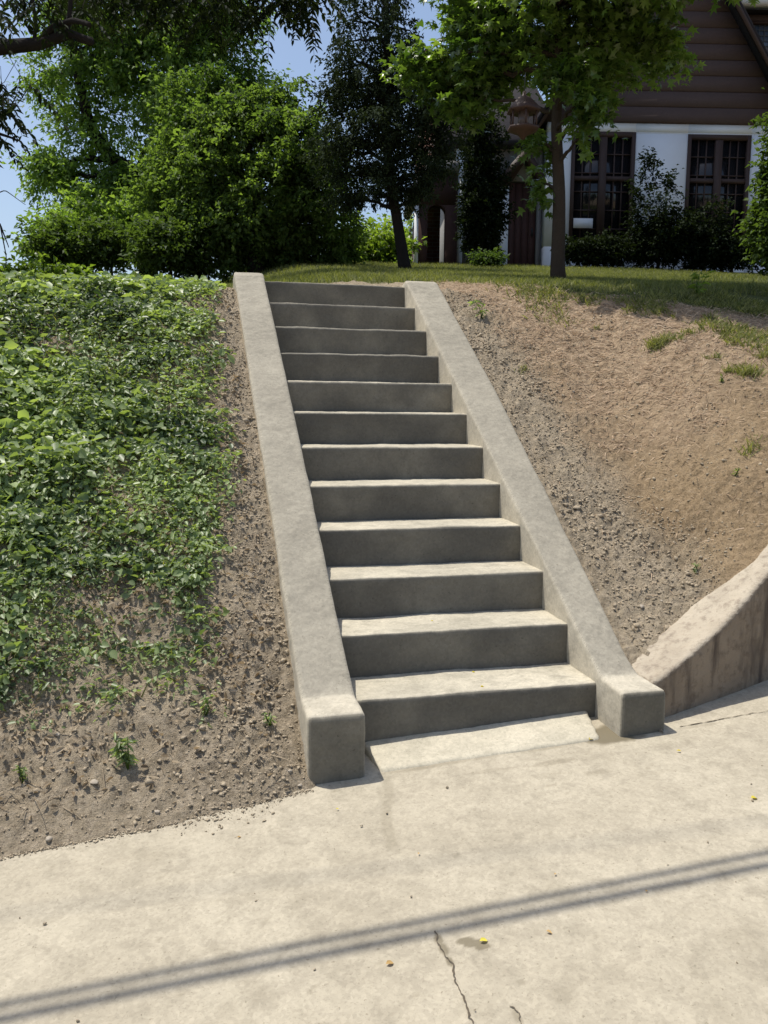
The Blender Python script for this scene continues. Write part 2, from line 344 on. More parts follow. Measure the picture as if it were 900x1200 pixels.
# the sidewalk, with damp marks where they are in the photo
STAINS = [(716, 860, .15, .085, .95), (650, 893, .10, .02, .30), (575, 903, .12, .012, .25), (455, 930, .012, .10, .25), (745, 862, .05, .03, .6), (710, 862, .07, .02, .6), (545, 1102, .028, .014, .8), (555, 1105, .03, .015, .8), (566, 1109, .024, .014, .8), (514, 1100, .012, .022, .7), (520, 1112, .014, .026, .75), (527, 1126, .009, .022, .75),
          (700, 905, .06, .02, .28), (640, 908, .08, .02, .16), (770, 905, .09, .02, .14), (820, 850, .12, .012, .22), (450, 935, .02, .08, .16), (660, 1165, .03, .03, .15), (606, 1190, .01, .03, .4), (300, 1050, .25, .02, .08)]
SP = [(walk_hit(u, v), a, b, w) for u, v, a, b, w in STAINS]
def stains(X, Y):
    P = xy0(X, Y); wob = .22*fbm(P, 24, 3, 41); s = np.zeros_like(X)
    for c, a, b, w in SP:
        d = np.sqrt(((X-c[0])/a)**2+((Y-c[1])/b)**2)+wob
        s = np.maximum(s, w*(1-sst(.75, 1.12, d)))
    s = np.maximum(s, .16*sst(.25, .6, fbm(P, 5.5, 4, 43)))
    s = np.maximum(s, .5*sst(.58, .66, fbm(P, 30, 2, 45))*.6)
    d = np.abs(Y-(-.215+.012*X+.006*n3(P, 9, 3)))            # damp line along the foot of the new slab
    s = np.maximum(s, .5*(1-sst(.006, .022, d))*(X > .06)*(X < 1.05)*(.5+.5*n3(P, 6, 8)))
    cl = np.array([walk_hit(*q)[:2] for q in ((452, 912), (456, 930), (452, 955), (459, 990))])       # faint joint running from the slab corner
    for i in range(3):
        a, b = cl[i], cl[i+1]; t = np.clip(((X-a[0])*(b[0]-a[0])+(Y-a[1])*(b[1]-a[1]))/((b-a)@(b-a)), 0, 1); dd = np.hypot(X-a[0]-t*(b[0]-a[0]), Y-a[1]-t*(b[1]-a[1]))+.006*n3(P, 40, 3)
        s = np.maximum(s, .30*(1-sst(.008, .03, dd)))
    return {'stain': s}
sheet('sidewalk', graded([(-2.4, -.1, .014), (-.1, .4, .006), (.4, .8, .014), (.8, 1.35, .009), (1.35, 3.2, .014)], 11), axis(-1.9, .6, .014, 1.4) if False else np.concatenate([np.arange(-4.6, -1.9, .1), np.arange(-1.9, -1.5, .014), np.arange(-1.5, -1.1, .006), np.arange(-1.1, -.35, .014), np.arange(-.35, 0, .009), np.arange(0, .62, .014), np.arange(.65, 2.9, .08)]),
      lambda X, Y: walk_z(X, Y)+.004*fbm(xy0(X, Y), 2.5, 3, 51), M['old'], stains)
def ribbon(name, pix, wid, mat, lift=.003, **k):
    p = np.array([walk_hit(*q) for q in pix]); L = np.linspace(0, len(p)-1, 90)
    q = np.stack([np.interp(L, np.arange(len(p)), p[:, i]) for i in range(3)], 1)
    q[:, 0] += .006*n3(q, 40, 1)+.004*n3(q, 110, 3); q[:, 1] += .004*n3(q, 35, 2)
    t = np.gradient(q, axis=0); t /= np.linalg.norm(t, axis=1)[:, None]; nrm = np.stack([-t[:, 1], t[:, 0], 0*t[:, 0]], 1)
    w = wid*np.interp(L, [0, len(p)-1], [1, .8])*(.15+1.3*np.abs(n3(q, 30, 7))+.6*np.abs(n3(q, 130, 4)))
    a = q+nrm*w[:, None]; b = q-nrm*w[:, None]; V = np.concatenate([a, b]); V[:, 2] = walk_z(V[:, 0], V[:, 1])+.004*fbm(xy0(V[:, 0], V[:, 1]), 2.5, 3, 51)+lift
    i = np.arange(len(q)-1); n = len(q); return mesh(name, V, np.stack([i, i+n, i+n+1, i+1], 1), mat, kind='structure', **k)
ribbon('sidewalk_crack', [(508, 1092), (516, 1108), (524, 1122), (531, 1130), (535, 1148), (541, 1165), (548, 1178), (555, 1200), (560, 1225)], .0032, M['crack'])
ribbon('sidewalk_crack', [(796, 852), (830, 846), (870, 838), (905, 833), (960, 828)], .0026, M['crack'])
ribbon('sidewalk_crack', [(597, 1178), (607, 1187), (611, 1200), (618, 1230)], .0024, M['crack'])

# grit blown over the sidewalk
def grit():
    n = 900; x = R_.uniform(-1.9, 2.6, n); y = R_.uniform(-1.9, .3, n); k = (y < np.interp(x, [-3, -1.26, -.71, -.22, 1.3, 2.6], [-.52, -.40, -.36, -.30, -.3, .1])) & (R_.random(n) < .25+.75*sst(0, .4, fbm(xy0(x, y), 2, 3, 55))); x, y = x[k], y[k]
    m = 3200; q = R_.random(m); ex = -2.3+2.1*q; ey = np.interp(ex, [-3, -1.26, -.71, -.22], [-.52, -.385, -.335, -.26])-np.abs(R_.normal(0, 1, m))*(.012+.05*sst(-.1, .5, fbm(xy0(ex, ex*0), 5, 3, 57)))+.012
    x = np.concatenate([x, ex]); y = np.concatenate([y, ey]); P = np.stack([x, y, walk_z(x, y)+.002], 1); return P
# ------------------------------------------------------------------ the staircase
def roughen(o, voxel, amp, sc, seed=0, amp2=.0012):
    md = o.modifiers.new('r', 'REMESH'); md.mode = 'VOXEL'; md.voxel_size = voxel; md.use_smooth_shade = True
    dg = bpy.context.evaluated_depsgraph_get(); me = bpy.data.meshes.new_from_object(o.evaluated_get(dg)); o.modifiers.clear()
    n = len(me.vertices); co = np.empty(n*3, dtype=np.float32); me.vertices.foreach_get('co', co); co = co.reshape(-1, 3)
    nn = np.empty(n*3, dtype=np.float32); me.vertices.foreach_get('normal', nn); nn = nn.reshape(-1, 3)
    d = amp*fbm(co+seed*3, sc, 3, seed)+amp2*fbm(co, 34, 2, seed+2)
    co = co+nn*d[:, None]; me.vertices.foreach_set('co', co.astype(np.float32).ravel()); me.update()
    me.polygons.foreach_set('use_smooth', np.ones(len(me.polygons), dtype=bool))
    if not me.materials: me.materials.append(o.data.materials[0])
    old = o.data; o.data = me; bpy.data.meshes.remove(old); return o
def bevelled(o, w, seg=3):
    md = o.modifiers.new('b', 'BEVEL'); md.width = w; md.segments = seg; md.limit_method = 'ANGLE'; md.angle_limit = math.radians(25)
    dg = bpy.context.evaluated_depsgraph_get(); me = bpy.data.meshes.new_from_object(o.evaluated_get(dg)); o.modifiers.clear()
    old = o.data; o.data = me; bpy.data.meshes.remove(old); return o
stair = root('concrete_staircase', (SW/2, 0, .04), label='newly poured concrete staircase of twelve steps climbing the bank', cat='staircase')
T_yz = lambda V: V[:, [1, 0, 2]]       # prism (u=y, d=x, z)
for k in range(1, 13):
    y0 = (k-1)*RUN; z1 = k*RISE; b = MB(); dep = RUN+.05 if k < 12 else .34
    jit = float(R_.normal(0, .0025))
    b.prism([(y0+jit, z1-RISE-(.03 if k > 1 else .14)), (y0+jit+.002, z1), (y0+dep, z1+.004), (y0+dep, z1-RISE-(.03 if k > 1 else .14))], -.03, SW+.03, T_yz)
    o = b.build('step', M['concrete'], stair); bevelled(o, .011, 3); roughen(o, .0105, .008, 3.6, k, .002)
def cheek(x0, x1, flare, seed, topround):
    prof = [(-.215, -.14), (-.215, .214), (-.03, .226), (.012, .25), (3.20, .245+G*3.20), (3.27, .245+G*3.25), (3.36, 2.30), (3.40, 2.2), (3.40, 1.75), (.6, -.14)]
    if topround: prof[5] = (3.25, .245+G*3.235)
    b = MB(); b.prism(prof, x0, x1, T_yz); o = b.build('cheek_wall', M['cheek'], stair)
    me = o.data
    for v in me.vertices:            # slight batter of the inner and outer faces
        pass
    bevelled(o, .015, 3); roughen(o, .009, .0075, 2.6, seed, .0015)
    if topround:                     # the right wall is a little narrower low down and widens into its end block
        me = o.data; n = len(me.vertices); co = np.empty(n*3, dtype=np.float32); me.vertices.foreach_get('co', co); co = co.reshape(-1, 3)
        f = np.clip((co[:, 0]+stair['_w'][0]-x0)/(x1-x0), 0, 1); yy = co[:, 1]
        co[:, 0] += f*np.interp(yy, [-.22, -.08, .06, .9, 2.0, 3.4], [-.042, -.060, -.072, -.035, .002, .006]); me.vertices.foreach_set('co', co.ravel()); me.update()
    return o
cheek(-.212, .006, 0, 4, False)['label'] = 'left sloping side wall of the stair'
c2 = cheek(SW-.004, SW+.242, 0, 9, True); c2['label'] = 'right sloping side wall of the stair'
b = MB(); b.prism([(-.205, -.12), (-.205, -.024), (-.19, -.018), (.02, .022), (.02, -.12)], .045, SW-.04, T_yz)
o = b.build('landing_slab', M['slab'], stair); me = o.data
for v in me.vertices:
    x = v.co.x+stair['_w'][0]; v.co.z += .055*x-.006
    if v.co.y < -.1: v.co.x += .03 if x < .3 else -.05
bevelled(o, .006, 2); roughen(o, .012, .003, 3, 3, .001)

# ------------------------------------------------------------------ old retaining wall to the right
wx = np.concatenate([np.arange(1.275, 2.4, .05), np.arange(2.4, 6.4, .2)]); wf = wall_front(wx); V = []
for x, yf in zip(wx, wf):
    zt = float(wall_top(x)); dy = float(wall_thick(x)); t = np.array([1, .3+.06*max(x-1.36, 0)]); t /= np.linalg.norm(t); nx, ny = -t[1]*dy, t[0]*dy
    zb = float(walk_z(x, yf))-.12
    k0 = 0 if x > 1.36 else .0
    V += [(x, yf, zb), (x, yf, zt), (x+nx*.5, yf+ny, zt+.012), (x+nx*.5, yf+ny, zb)]
n = len(wx); i = np.arange(n-1)*4; F = np.concatenate([np.stack([i+a, i+4+a, i+4+(a+1) % 4, i+(a+1) % 4], 1) for a in range(4)])
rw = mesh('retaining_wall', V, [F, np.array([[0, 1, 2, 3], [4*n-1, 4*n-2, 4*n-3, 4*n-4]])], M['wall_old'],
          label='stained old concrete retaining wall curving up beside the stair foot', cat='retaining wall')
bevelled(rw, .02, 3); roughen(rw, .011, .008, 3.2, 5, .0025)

# ------------------------------------------------------------------ leaves
def frame(n, d):
    n = n/np.linalg.norm(n, axis=1)[:, None]; d = d-n*(n*d).sum(1)[:, None]; d /= np.linalg.norm(d, axis=1)[:, None]+1e-9
    return n, d, np.cross(d, n)
def leaves_geo(P, nrm, dr, L, Wd, shape='kite', fold=.18, curl=.15):
    n, d, s = frame(nrm, dr); k = len(P); L = np.zeros(k)+L; Wd = np.zeros(k)+Wd
    def pt(a, b, c): return P+d*(L*a)[:, None]+s*(Wd*b)[:, None]+n*(L*c)[:, None]
    if shape == 'kite':
        V = np.stack([pt(0, 0, 0), pt(.45, .5, fold), pt(1, 0, -curl), pt(.45, -.5, fold)], 1); nv = 4; T = np.array([[0, 1, 2, 3]])
    elif shape == 'oval':
        V = np.stack([pt(0, 0, 0), pt(.25, .38, fold*.8), pt(.62, .42, fold*.7-curl*.3), pt(1, 0, -curl), pt(.62, -.42, fold*.7-curl*.3), pt(.25, -.38, fold*.8)], 1); nv = 6; T = np.array([[0, 1, 2, 3], [0, 3, 4, 5]])
    elif shape == 'star':
        V = np.stack([pt(0, 0, 0), pt(.10, .5, -.05), pt(.38, .2, .03), pt(.72, .48, -.08), pt(.62, .13, .02), pt(1.05, 0, -curl), pt(.62, -.13, .02), pt(.72, -.48, -.08), pt(.38, -.2, .03), pt(.10, -.5, -.05)], 1)
        nv = 10; T = np.array([[0, 1, 2, 8], [0, 2, 8, 9], [2, 3, 4, 8], [4, 6, 8, 8], [4, 5, 6, 6], [6, 7, 8, 8]]); T = None
        T3 = np.array([[0, 1, 2], [0, 2, 8], [0, 8, 9], [2, 3, 4], [2, 4, 8], [4, 6, 8], [4, 5, 6], [6, 7, 8]])
        return V.reshape(-1, 3), (np.arange(k)[:, None, None]*nv+T3[None]).reshape(-1, 3), nv
    elif shape == 'blade':
        V = np.stack([pt(0, .5, 0), pt(0, -.5, 0), pt(.55, -.4, 0), pt(.55, .4, 0), pt(1, 0, -curl)], 1)
        V = V.reshape(-1, 3); q = (np.arange(k)[:, None]*5+np.array([[0, 1, 2, 3]])); t = (np.arange(k)[:, None]*5+np.array([[3, 2, 4]]))
        return V, [q, t], 5
    return V.reshape(-1, 3), (np.arange(k)[:, None, None]*nv+T[None]).reshape(-1, T.shape[1]), nv
def rnd(n, s=1.0): return R_.normal(0, s, (n, 3))
def tree(name, label, cat, base, trunk, blobs, leaf, mat, bark='bark', group=None, lsize=.08, lw=.5, shape='kite', twig=.35, droop=.3, r0=.12, limbs=True, tilt=.55, per=22, varb=0., joint=None):
    """trunk: list of points (first = base); blobs: (centre, (rx,ry,rz), twigs). Leaves grow on twigs inside the blobs"""
    rt = root(name, base, label=label, cat=cat, group=group)
    tp = np.array(trunk, float); L = np.linspace(0, len(tp)-1, 5*len(tp)); tq = np.stack([np.interp(L, np.arange(len(tp)), tp[:, i]) for i in range(3)], 1)
    tq[1:, :2] += .25*r0*np.stack([n3(tq, 1.3, 1), n3(tq, 1.3, 2)], 1)[1:]
    rr = r0*np.interp(L/L[-1], [0, .04, .15, 1], [1.35, 1.1, .95, .3])
    wb = MB(); wb.tube(tq, rr, 10)
    PP, NN, DD, VV = [], [], [], []
    for c, r, nt_ in blobs:
        c = np.array(c, float); r = np.array(r, float)
        if limbs:
            dd = np.linalg.norm(tq-c, axis=1)+1.2*np.maximum(0, tq[:, 2]-c[2]+.15); j = int(np.argmin(dd)); a = tq[j]; md = (a+c)/2+np.array([0, 0, .12*np.linalg.norm(a-c)])
            t = np.linspace(0, 1, 9)[:, None]; cv = (1-t)**2*a+2*t*(1-t)*md+t*t*c; cv[1:] += rnd(8, .02*np.linalg.norm(a-c))
            wb.tube(cv, np.linspace(min(rr[j]*.6, r0*.4), r0*.10, 9), 6)
        u = rnd(nt_); u /= np.linalg.norm(u, axis=1)[:, None]; q = u*(R_.random(nt_)**.45)[:, None]
        q *= (1+.5*n3(u*1.2+c, 1.9, 5))[:, None]
        tw = c+q*r; outd = q*np.array([1, 1, .6])+rnd(nt_, .35)-np.array([0, 0, droop]); outd /= np.linalg.norm(outd, axis=1)[:, None]
        for m_ in range(0, nt_, 6):
            if limbs: wb.tube(np.array([c+(tw[m_]-c)*.15, (c+tw[m_])/2+rnd(1, .04)[0]*r.mean(), tw[m_]]), [r0*.08, r0*.05, r0*.02], 4)
        s = R_.random((nt_, per)); pp = tw[:, None]+outd[:, None]*(s-.3)[..., None]*twig*(.6+.8*R_.random((nt_, 1)))[..., None]+R_.normal(0, twig*.14, (nt_, per, 3))
        PP.append(pp.reshape(-1, 3)); k = nt_*per
        NN.append(np.array([0, 0, 1])+rnd(k, tilt)); DD.append(np.repeat(outd, per, 0)+rnd(k, .6)-np.array([0, 0, droop]))
        VV.append(np.repeat(R_.random(nt_), per)*.45+R_.random(k)*.45+varb+R_.uniform(-.22, .30))
    P = np.concatenate(PP); k = len(P); sz = lsize*(.6+.7*R_.random(k))
    V, F, nv = leaves_geo(P, np.concatenate(NN), np.concatenate(DD), sz, sz*lw, shape)
    wb.build('trunk', M[bark], rt, smooth=True)
    mesh('crown', V, F, M[mat], rt, var=np.repeat(np.clip(np.concatenate(VV), 0, 1), nv))
    return rt
def B(u, v, dist, ru, rv, nt_, rd=None):          # a leaf blob given by where it stands
    c = at(u, v, dist); k = dist/FPX; return (c, (ru*k, (rd or min(ru, rv)*1.0)*k, rv*k), nt_)

# ------------------------------------------------------------------ ground cover, grass, clods (nobody could count these)
def cover_density(x, y):
    P = xy0(x, y); n = fbm(P, 2.0, 4, 61); strip = -.43-.12*n-.10*sst(1.6, .4, y)+.06*fbm(P, 6, 2, 63)
    side = 1-sst(strip-.16, strip+.10, x+.10*fbm(P, 9, 2, 64))
    up = sst(.22, 1.05, y+1.0*n+.10*(x+1))
    patch = np.maximum(sst(-.10, .10, fbm(P, 3.6, 3, 67)+.10*sst(-.6, -1.6, x))*sst(.04, .26, y+.16*n)*1.0, .14*sst(-.1, .2, y))
    return side*np.clip(np.maximum(up*(.16+.95*sst(-.34, .16, fbm(P, 4.5, 3, 69))), patch), 0, 1)
def scatter(n, x0, x1, y0, y1, dens):
    x = R_.uniform(x0, x1, n); y = R_.uniform(y0, y1, n); k = R_.random(n) < dens(x, y); x, y = x[k], y[k]
    return np.stack([x, y, land(x, y)], 1)
def blades(st, h, wd, lean=.35):
    k = len(st); a = R_.uniform(0, 6.28, k); d = np.stack([np.cos(a)*lean*R_.random(k)*1.6, np.sin(a)*lean*R_.random(k)*1.6, np.ones(k)], 1)
    nn = np.stack([np.sin(a), -np.cos(a), .2+0*a], 1)+rnd(k, .3); hh = h*(.5+.8*R_.random(k)); return leaves_geo(st, nn, d, hh, wd*(.6+.8*R_.random(k)), 'blade', 0, .3)
def cover_layer(n, per, l0, l1, wd, hmul, shape, seed, vb, dens):
    st = scatter(n, -3.1, -.3, .0, 4.6, dens); k = len(st)*per
    hum = .5+.5*fbm(xy0(st[:, 0], st[:, 1]), 4.6, 3, 71)
    hgt = (.012+.40*np.clip(hum-.40, 0, 1)**1.15*(1-.5*sst(2.6, 3.3, st[:, 1])))*hmul*(.6+.4*sst(.2, 1.3, st[:, 1]))
    ctr = np.repeat(st, per, 0); hh = np.repeat(hgt, per)*(.25+.85*R_.random(k))
    ang = R_.uniform(0, 2*math.pi, k); rad = .006+.05*R_.random(k); off = np.stack([np.cos(ang)*rad, np.sin(ang)*rad, hh], 1)
    nr = np.array([-.05, -.30, 1])+rnd(k, .55); dr = np.stack([np.cos(ang), np.sin(ang), -.35+.5*R_.random(k)], 1)
    sz = (l0+(l1-l0)*R_.random(k)**1.7)*np.repeat(.68+.32*sst(.3, 1.6, st[:, 1]+.5*fbm(st, 2, 2, 6)), per)
    br = np.repeat(sst(-.30, .40, fbm(st, 2.4, 4, seed)), per)*.58+np.repeat(R_.random(len(st)), per)*.26+R_.random(k)*.24+.2*np.repeat(sst(2.8, 3.6, st[:, 1]), per)+vb
    V, F, nv = leaves_geo(ctr+off, nr, dr, sz, sz*wd, shape, .16, .22); return V, F, np.repeat(np.clip(br, 0, 1), nv)
L1 = cover_layer(26000, 6, .020, .050, .66, 1.0, 'oval', 75, -.05, cover_density)
L2 = cover_layer(15000, 5, .034, .088, .80, 1.25, 'oval', 77, .12, lambda x, y: cover_density(x, y)*sst(-.1, .2, fbm(xy0(x, y), 1.7, 3, 78)+.25*sst(2.6, 3.4, y)))
L3 = cover_layer(7000, 8, .02, .05, .22, .9, 'oval', 79, .05, lambda x, y: cover_density(x, y)*sst(.0, .25, fbm(xy0(x, y), 2.4, 3, 80)))
V = np.concatenate([L1[0], L2[0], L3[0]]); F = np.concatenate([L1[1], L2[1]+len(L1[0]), L3[1]+len(L1[0])+len(L2[0])])
mesh('ground_cover', V, F, M['cover'], var=np.concatenate([L1[2], L2[2], L3[2]]), kind='stuff', label='dense leafy green ground cover creeping over the left bank', cat='ground cover')
st = scatter(5000, -3.0, -.35, .1, 4.2, cover_density)
V, F, nv = blades(st, .085, .005, .8); mesh('tall_grass', V, F, M['blade'], var=np.repeat(R_.random(len(st)), nv), kind='stuff', label='grass blades poking through the ground cover', cat='grass')
# wilted pale leaves lying on the soil
def wilt_d(x, y): P = xy0(x, y); return (1-sst(-.30, -.24, x))*(.25+.75*sst(-.15, .35, fbm(P, 3, 3, 81)))*(1-sst(1.2, 2.4, y)*.6)*sst(-.35, .1, y)
st = scatter(15000, -2.6, -.24, -.3, 3.3, wilt_d); k = len(st); a = R_.uniform(0, 6.28, k); sz = .012+.024*R_.random(k)
V, F, nv = leaves_geo(st+np.array([0, 0, .008])+np.abs(rnd(k, .008))*[0, 0, 1], np.array([0, -.3, 1])+rnd(k, .6), np.stack([np.cos(a), np.sin(a), .0*a], 1), sz, sz*.55, 'oval', .3, .3)
mesh('dead_leaves', V, F, M['wilt'], var=np.repeat(R_.random(k), nv), kind='stuff', label='curled pale dead leaves littering the left bank', cat='leaf litter')
def litter(n, x0, x1, y0, y1, d, l0, l1, w, name, label, seed):
    st = scatter(n, x0, x1, y0, y1, d); k = len(st); a = R_.uniform(0, 6.28, k); sz = l0+(l1-l0)*R_.random(k)**2
    V, F, nv = leaves_geo(st+[0, 0, .009], np.array([0, -.4, 1])+rnd(k, .35), np.stack([np.cos(a), np.sin(a)*.7, .05+.35*R_.random(k)], 1), sz, w, 'blade', 0, .2)
    mesh(name, V, F, M['wilt'], var=np.repeat(R_.random(k)*.8, nv), kind='stuff', label=label, cat='plant litter')
litter(5200, -2.9, -.24, -.25, 3.3, lambda x, y: (1-sst(-.34, -.25, x))*(.25+.75*sst(-.2, .3, fbm(xy0(x, y), 2.6, 3, 87))), .03, .16, .0032, 'dry_stems', 'dry creeping stems and twigs tangled over the left bank', 1)
litter(2600, 1.5, 4.6, .2, 3.6, lambda x, y: (y > wall_front(x)+.3)*sst(-.3, .4, fbm(xy0(x, y), 2, 3, 89)), .02, .09, .0035, 'dry_twigs', 'short dry twigs scattered over the right bank', 2)
# clods
t_ = (1+5**.5)/2; ICO = np.array([[-1, t_, 0], [1, t_, 0], [-1, -t_, 0], [1, -t_, 0], [0, -1, t_], [0, 1, t_], [0, -1, -t_], [0, 1, -t_], [t_, 0, -1], [t_, 0, 1], [-t_, 0, -1], [-t_, 0, 1]])/1.9
ICF = np.array([[0, 11, 5], [0, 5, 1], [0, 1, 7], [0, 7, 10], [0, 10, 11], [1, 5, 9], [5, 11, 4], [11, 10, 2], [10, 7, 6], [7, 1, 8], [3, 9, 4], [3, 4, 2], [3, 2, 6], [3, 6, 8], [3, 8, 9], [4, 9, 5], [2, 4, 11], [6, 2, 10], [8, 6, 7], [9, 8, 1]])
def clods(P, s):
    k = len(P); V = ICO[None]*np.clip(1+R_.normal(0, .42, (k, 12, 1)), .35, 1.9)*R_.uniform(.45, 1.3, (k, 1, 3))*s[:, None, None]
    a = R_.uniform(0, 6.28, k); c, sn = np.cos(a), np.sin(a); x = V[..., 0]*c[:, None]-V[..., 1]*sn[:, None]; y = V[..., 0]*sn[:, None]+V[..., 1]*c[:, None]
    V = np.stack([x, y, V[..., 2]*.8], -1)+P[:, None]+np.array([0, 0, .25])*s[:, None, None]
    return V.reshape(-1, 3), (np.arange(k)[:, None, None]*12+ICF[None]).reshape(-1, 3)
def cl_d(x, y):
    P = xy0(x, y); n = fbm(P, 2.5, 3, 91)
    l = (x < -.2)*(sst(-.75, -.45, x)*.9+.25+.5*sst(.9, .2, y)*sst(0, .4, n))*(1-sst(3.2, 3.5, y))
    wd = .30+.25*sst(1.5, .2, y)
    r = (x > 1.34)*(1-sst(wd, wd+.2, x-1.34+.12*n)+.14)*(1-sst(3.1, 3.6, y))*(y > wall_front(x)+.22)
    return np.clip(l+r*.8, 0, 1)
st = np.concatenate([scatter(60000, -2.4, -.22, -.42, 3.4, cl_d), scatter(46000, 1.34, 3.4, -.05, 3.5, cl_d)])
sz = (.0022+.0085*R_.random(len(st))**3.0+.006*(R_.random(len(st)) < .012))*(.8+.4*sst(-.2, .5, fbm(xy0(st[:, 0], st[:, 1]), 5, 2, 93)))
V, F = clods(st, sz); mesh('soil_clods', V, F, M['clod'], kind='stuff', label='crumbly dug soil clods and gravel strewn along the stair walls', cat='soil')
st = grit(); V, F = clods(st, .0009+.0058*R_.random(len(st))**6); mesh('sidewalk_grit', V, F, M['clod'], kind='stuff', label='loose grit and crumbs scattered on the sidewalk', cat='grit')
# straw and lawn grass
def straw_d(x, y): return np.clip(thatch_mask(x, y)*(.6+.6*sst(-.2, .3, fbm(xy0(x, y), 3, 3, 95)))+.03, 0, 1)*(y > wall_front(x)+.25)*(x > 1.4)
st = scatter(85000, 1.4, 5.8, .1, 4.8, straw_d); k = len(st); a = R_.uniform(0, 6.28, k)
V, F, nv = leaves_geo(st+[0, 0, .004], np.array([0, -.4, 1])+rnd(k, .3), np.stack([np.cos(a), np.sin(a)*.6, .12+.25*R_.random(k)], 1), .025+.06*R_.random(k), .0026+.003*R_.random(k), 'blade', 0, .15)
mesh('dry_thatch', V, F, M['straw'], var=np.repeat(R_.random(k), nv), kind='stuff', label='flattened straw-coloured dead grass on the right bank', cat='dead grass')
def lawn_d(x, y): return grass_mask(x, y)
st = np.concatenate([scatter(60000, -1.8, 5.5, 3.4, 7.0, lawn_d), scatter(60000, -2.5, 8.5, 6.0, 14.5, lawn_d)])
V, F, nv = blades(st, .055, .006); vr = np.clip(.5+.5*fbm(st, 1.2, 3, 99)+R_.normal(0, .2, len(st)), 0, 1)
mesh('lawn_grass', V, F, M['blade'], var=np.repeat(vr, nv), kind='stuff', label='short green lawn grass growing along the top of the bank', cat='grass')
st = scatter(60000, 1.8, 5.5, 1.3, 4.4, lambda x, y: .9*sst(-.06, .34, fbm(xy0(x, y), 2.8, 3, 103))*sst(2.3, 3.6, x+.7*(y-2)))
V, F, nv = blades(st, .06, .007, .9); mesh('sparse_grass', V, F, M['blade'], var=np.repeat(R_.random(len(st)), nv), kind='stuff', label='thin new grass sprouting through the right bank', cat='grass')

# weeds: countable little plants on both banks
WE = 'small weeds rooted on the bank'
def weed(u, v, h, n, kind, label, dist=None):
    p = land_hit(u, v); rt = root('weed', p, label=label, cat='weed', group=WE); a = R_.uniform(0, 6.28, n)
    if kind == 'tuft':
        st = p+np.stack([R_.normal(0, h*.55, n), R_.normal(0, h*.35, n), np.zeros(n)], 1); st[:, 2] = land(st[:, 0], st[:, 1])-.005
        V, F, nv = blades(st, h, .006, .7); mesh('blades', V, F, M['blade'], rt, var=np.repeat(.35+.6*R_.random(n), nv))
    else:
        w = MB(); PP = []; ns = 3 if n > 30 else 2
        for s in range(ns):
            tip = p+np.array([R_.normal(0, h*.22), R_.normal(0, h*.15), h*(.75+.3*R_.random())]); w.tube(np.array([p-[0, 0, .01], (p+tip)/2+rnd(1, .01)[0], tip]), [.004, .003, .0015], 5)
            t = R_.uniform(.15, 1, n//ns)[:, None]; PP.append(p*(1-t)+tip*t)
        PP = np.concatenate(PP); k = len(PP); a = R_.uniform(0, 6.28, k); w.build('stem', M['leaf_light'], rt)
        V, F, nv = leaves_geo(PP, np.array([0, -.3, 1])+rnd(k, .35), np.stack([np.cos(a), np.sin(a), .25+0*a], 1), h*.30*(.6+.7*R_.random(k)), h*.10, 'oval', .15, .3)
        mesh('leaves', V, F, M['cover'] if kind == 'dark' else M['leaf_light'], rt, var=np.repeat(.3+.7*R_.random(k), nv))
weed(565, 374, .16, 26, 'dark', 'dark upright weed near the top of the right side wall')
weed(816, 348, .22, 40, 'stem', 'bright leafy weed on the bank crest at the edge of the tree shade')
weed(770, 405, .07, 260, 'tuft', 'wide grass tuft in the middle of the upper right bank')
weed(808, 392, .05, 60, 'tuft', 'small grass tuft just right of the wide middle tuft')
weed(862, 403, .07, 80, 'tuft', 'grass tuft above the big tuft near the right edge')
weed(838, 420, .05, 60, 'tuft', 'thin grass tuft left of the big tuft near the right edge')
weed(878, 438, .08, 170, 'tuft', 'big bright green grass tuft near the right edge')
weed(790, 398, .06, 90, 'tuft', 'grass tuft joining the wide middle tuft on its right')
weed(895, 418, .06, 70, 'tuft', 'grass tuft cut by the photo edge beside the big bright tuft')
weed(858, 436, .06, 80, 'tuft', 'grass tuft touching the big bright tuft on its left')
weed(700, 385, .03, 40, 'tuft', 'short grass tuft left of the wide middle tuft')
weed(845, 448, .06, 14, 'stem', 'low broad-leaved weed under the big grass tuft')
weed(878, 528, .06, 60, 'tuft', 'lone dark grass tuft halfway down the right bank')
weed(860, 558, .05, 16, 'stem', 'pale flat weed low on the right bank')
weed(815, 672, .06, 22, 'dark', 'low weed just above the old retaining wall')
weed(612, 436, .04, 40, 'tuft', 'little grass tuft near the upper part of the right side wall')
weed(150, 900, .12, 60, 'dark', 'bushy weed alone on the bare soil of the lower left bank')
weed(28, 918, .07, 24, 'dark', 'little weed by the left photo edge above the sidewalk')
weed(318, 852, .07, 26, 'dark', 'small weed beside the foot of the left side wall')
weed(240, 838, .08, 30, 'dark', 'low weed between the bushy weed and the left side wall')

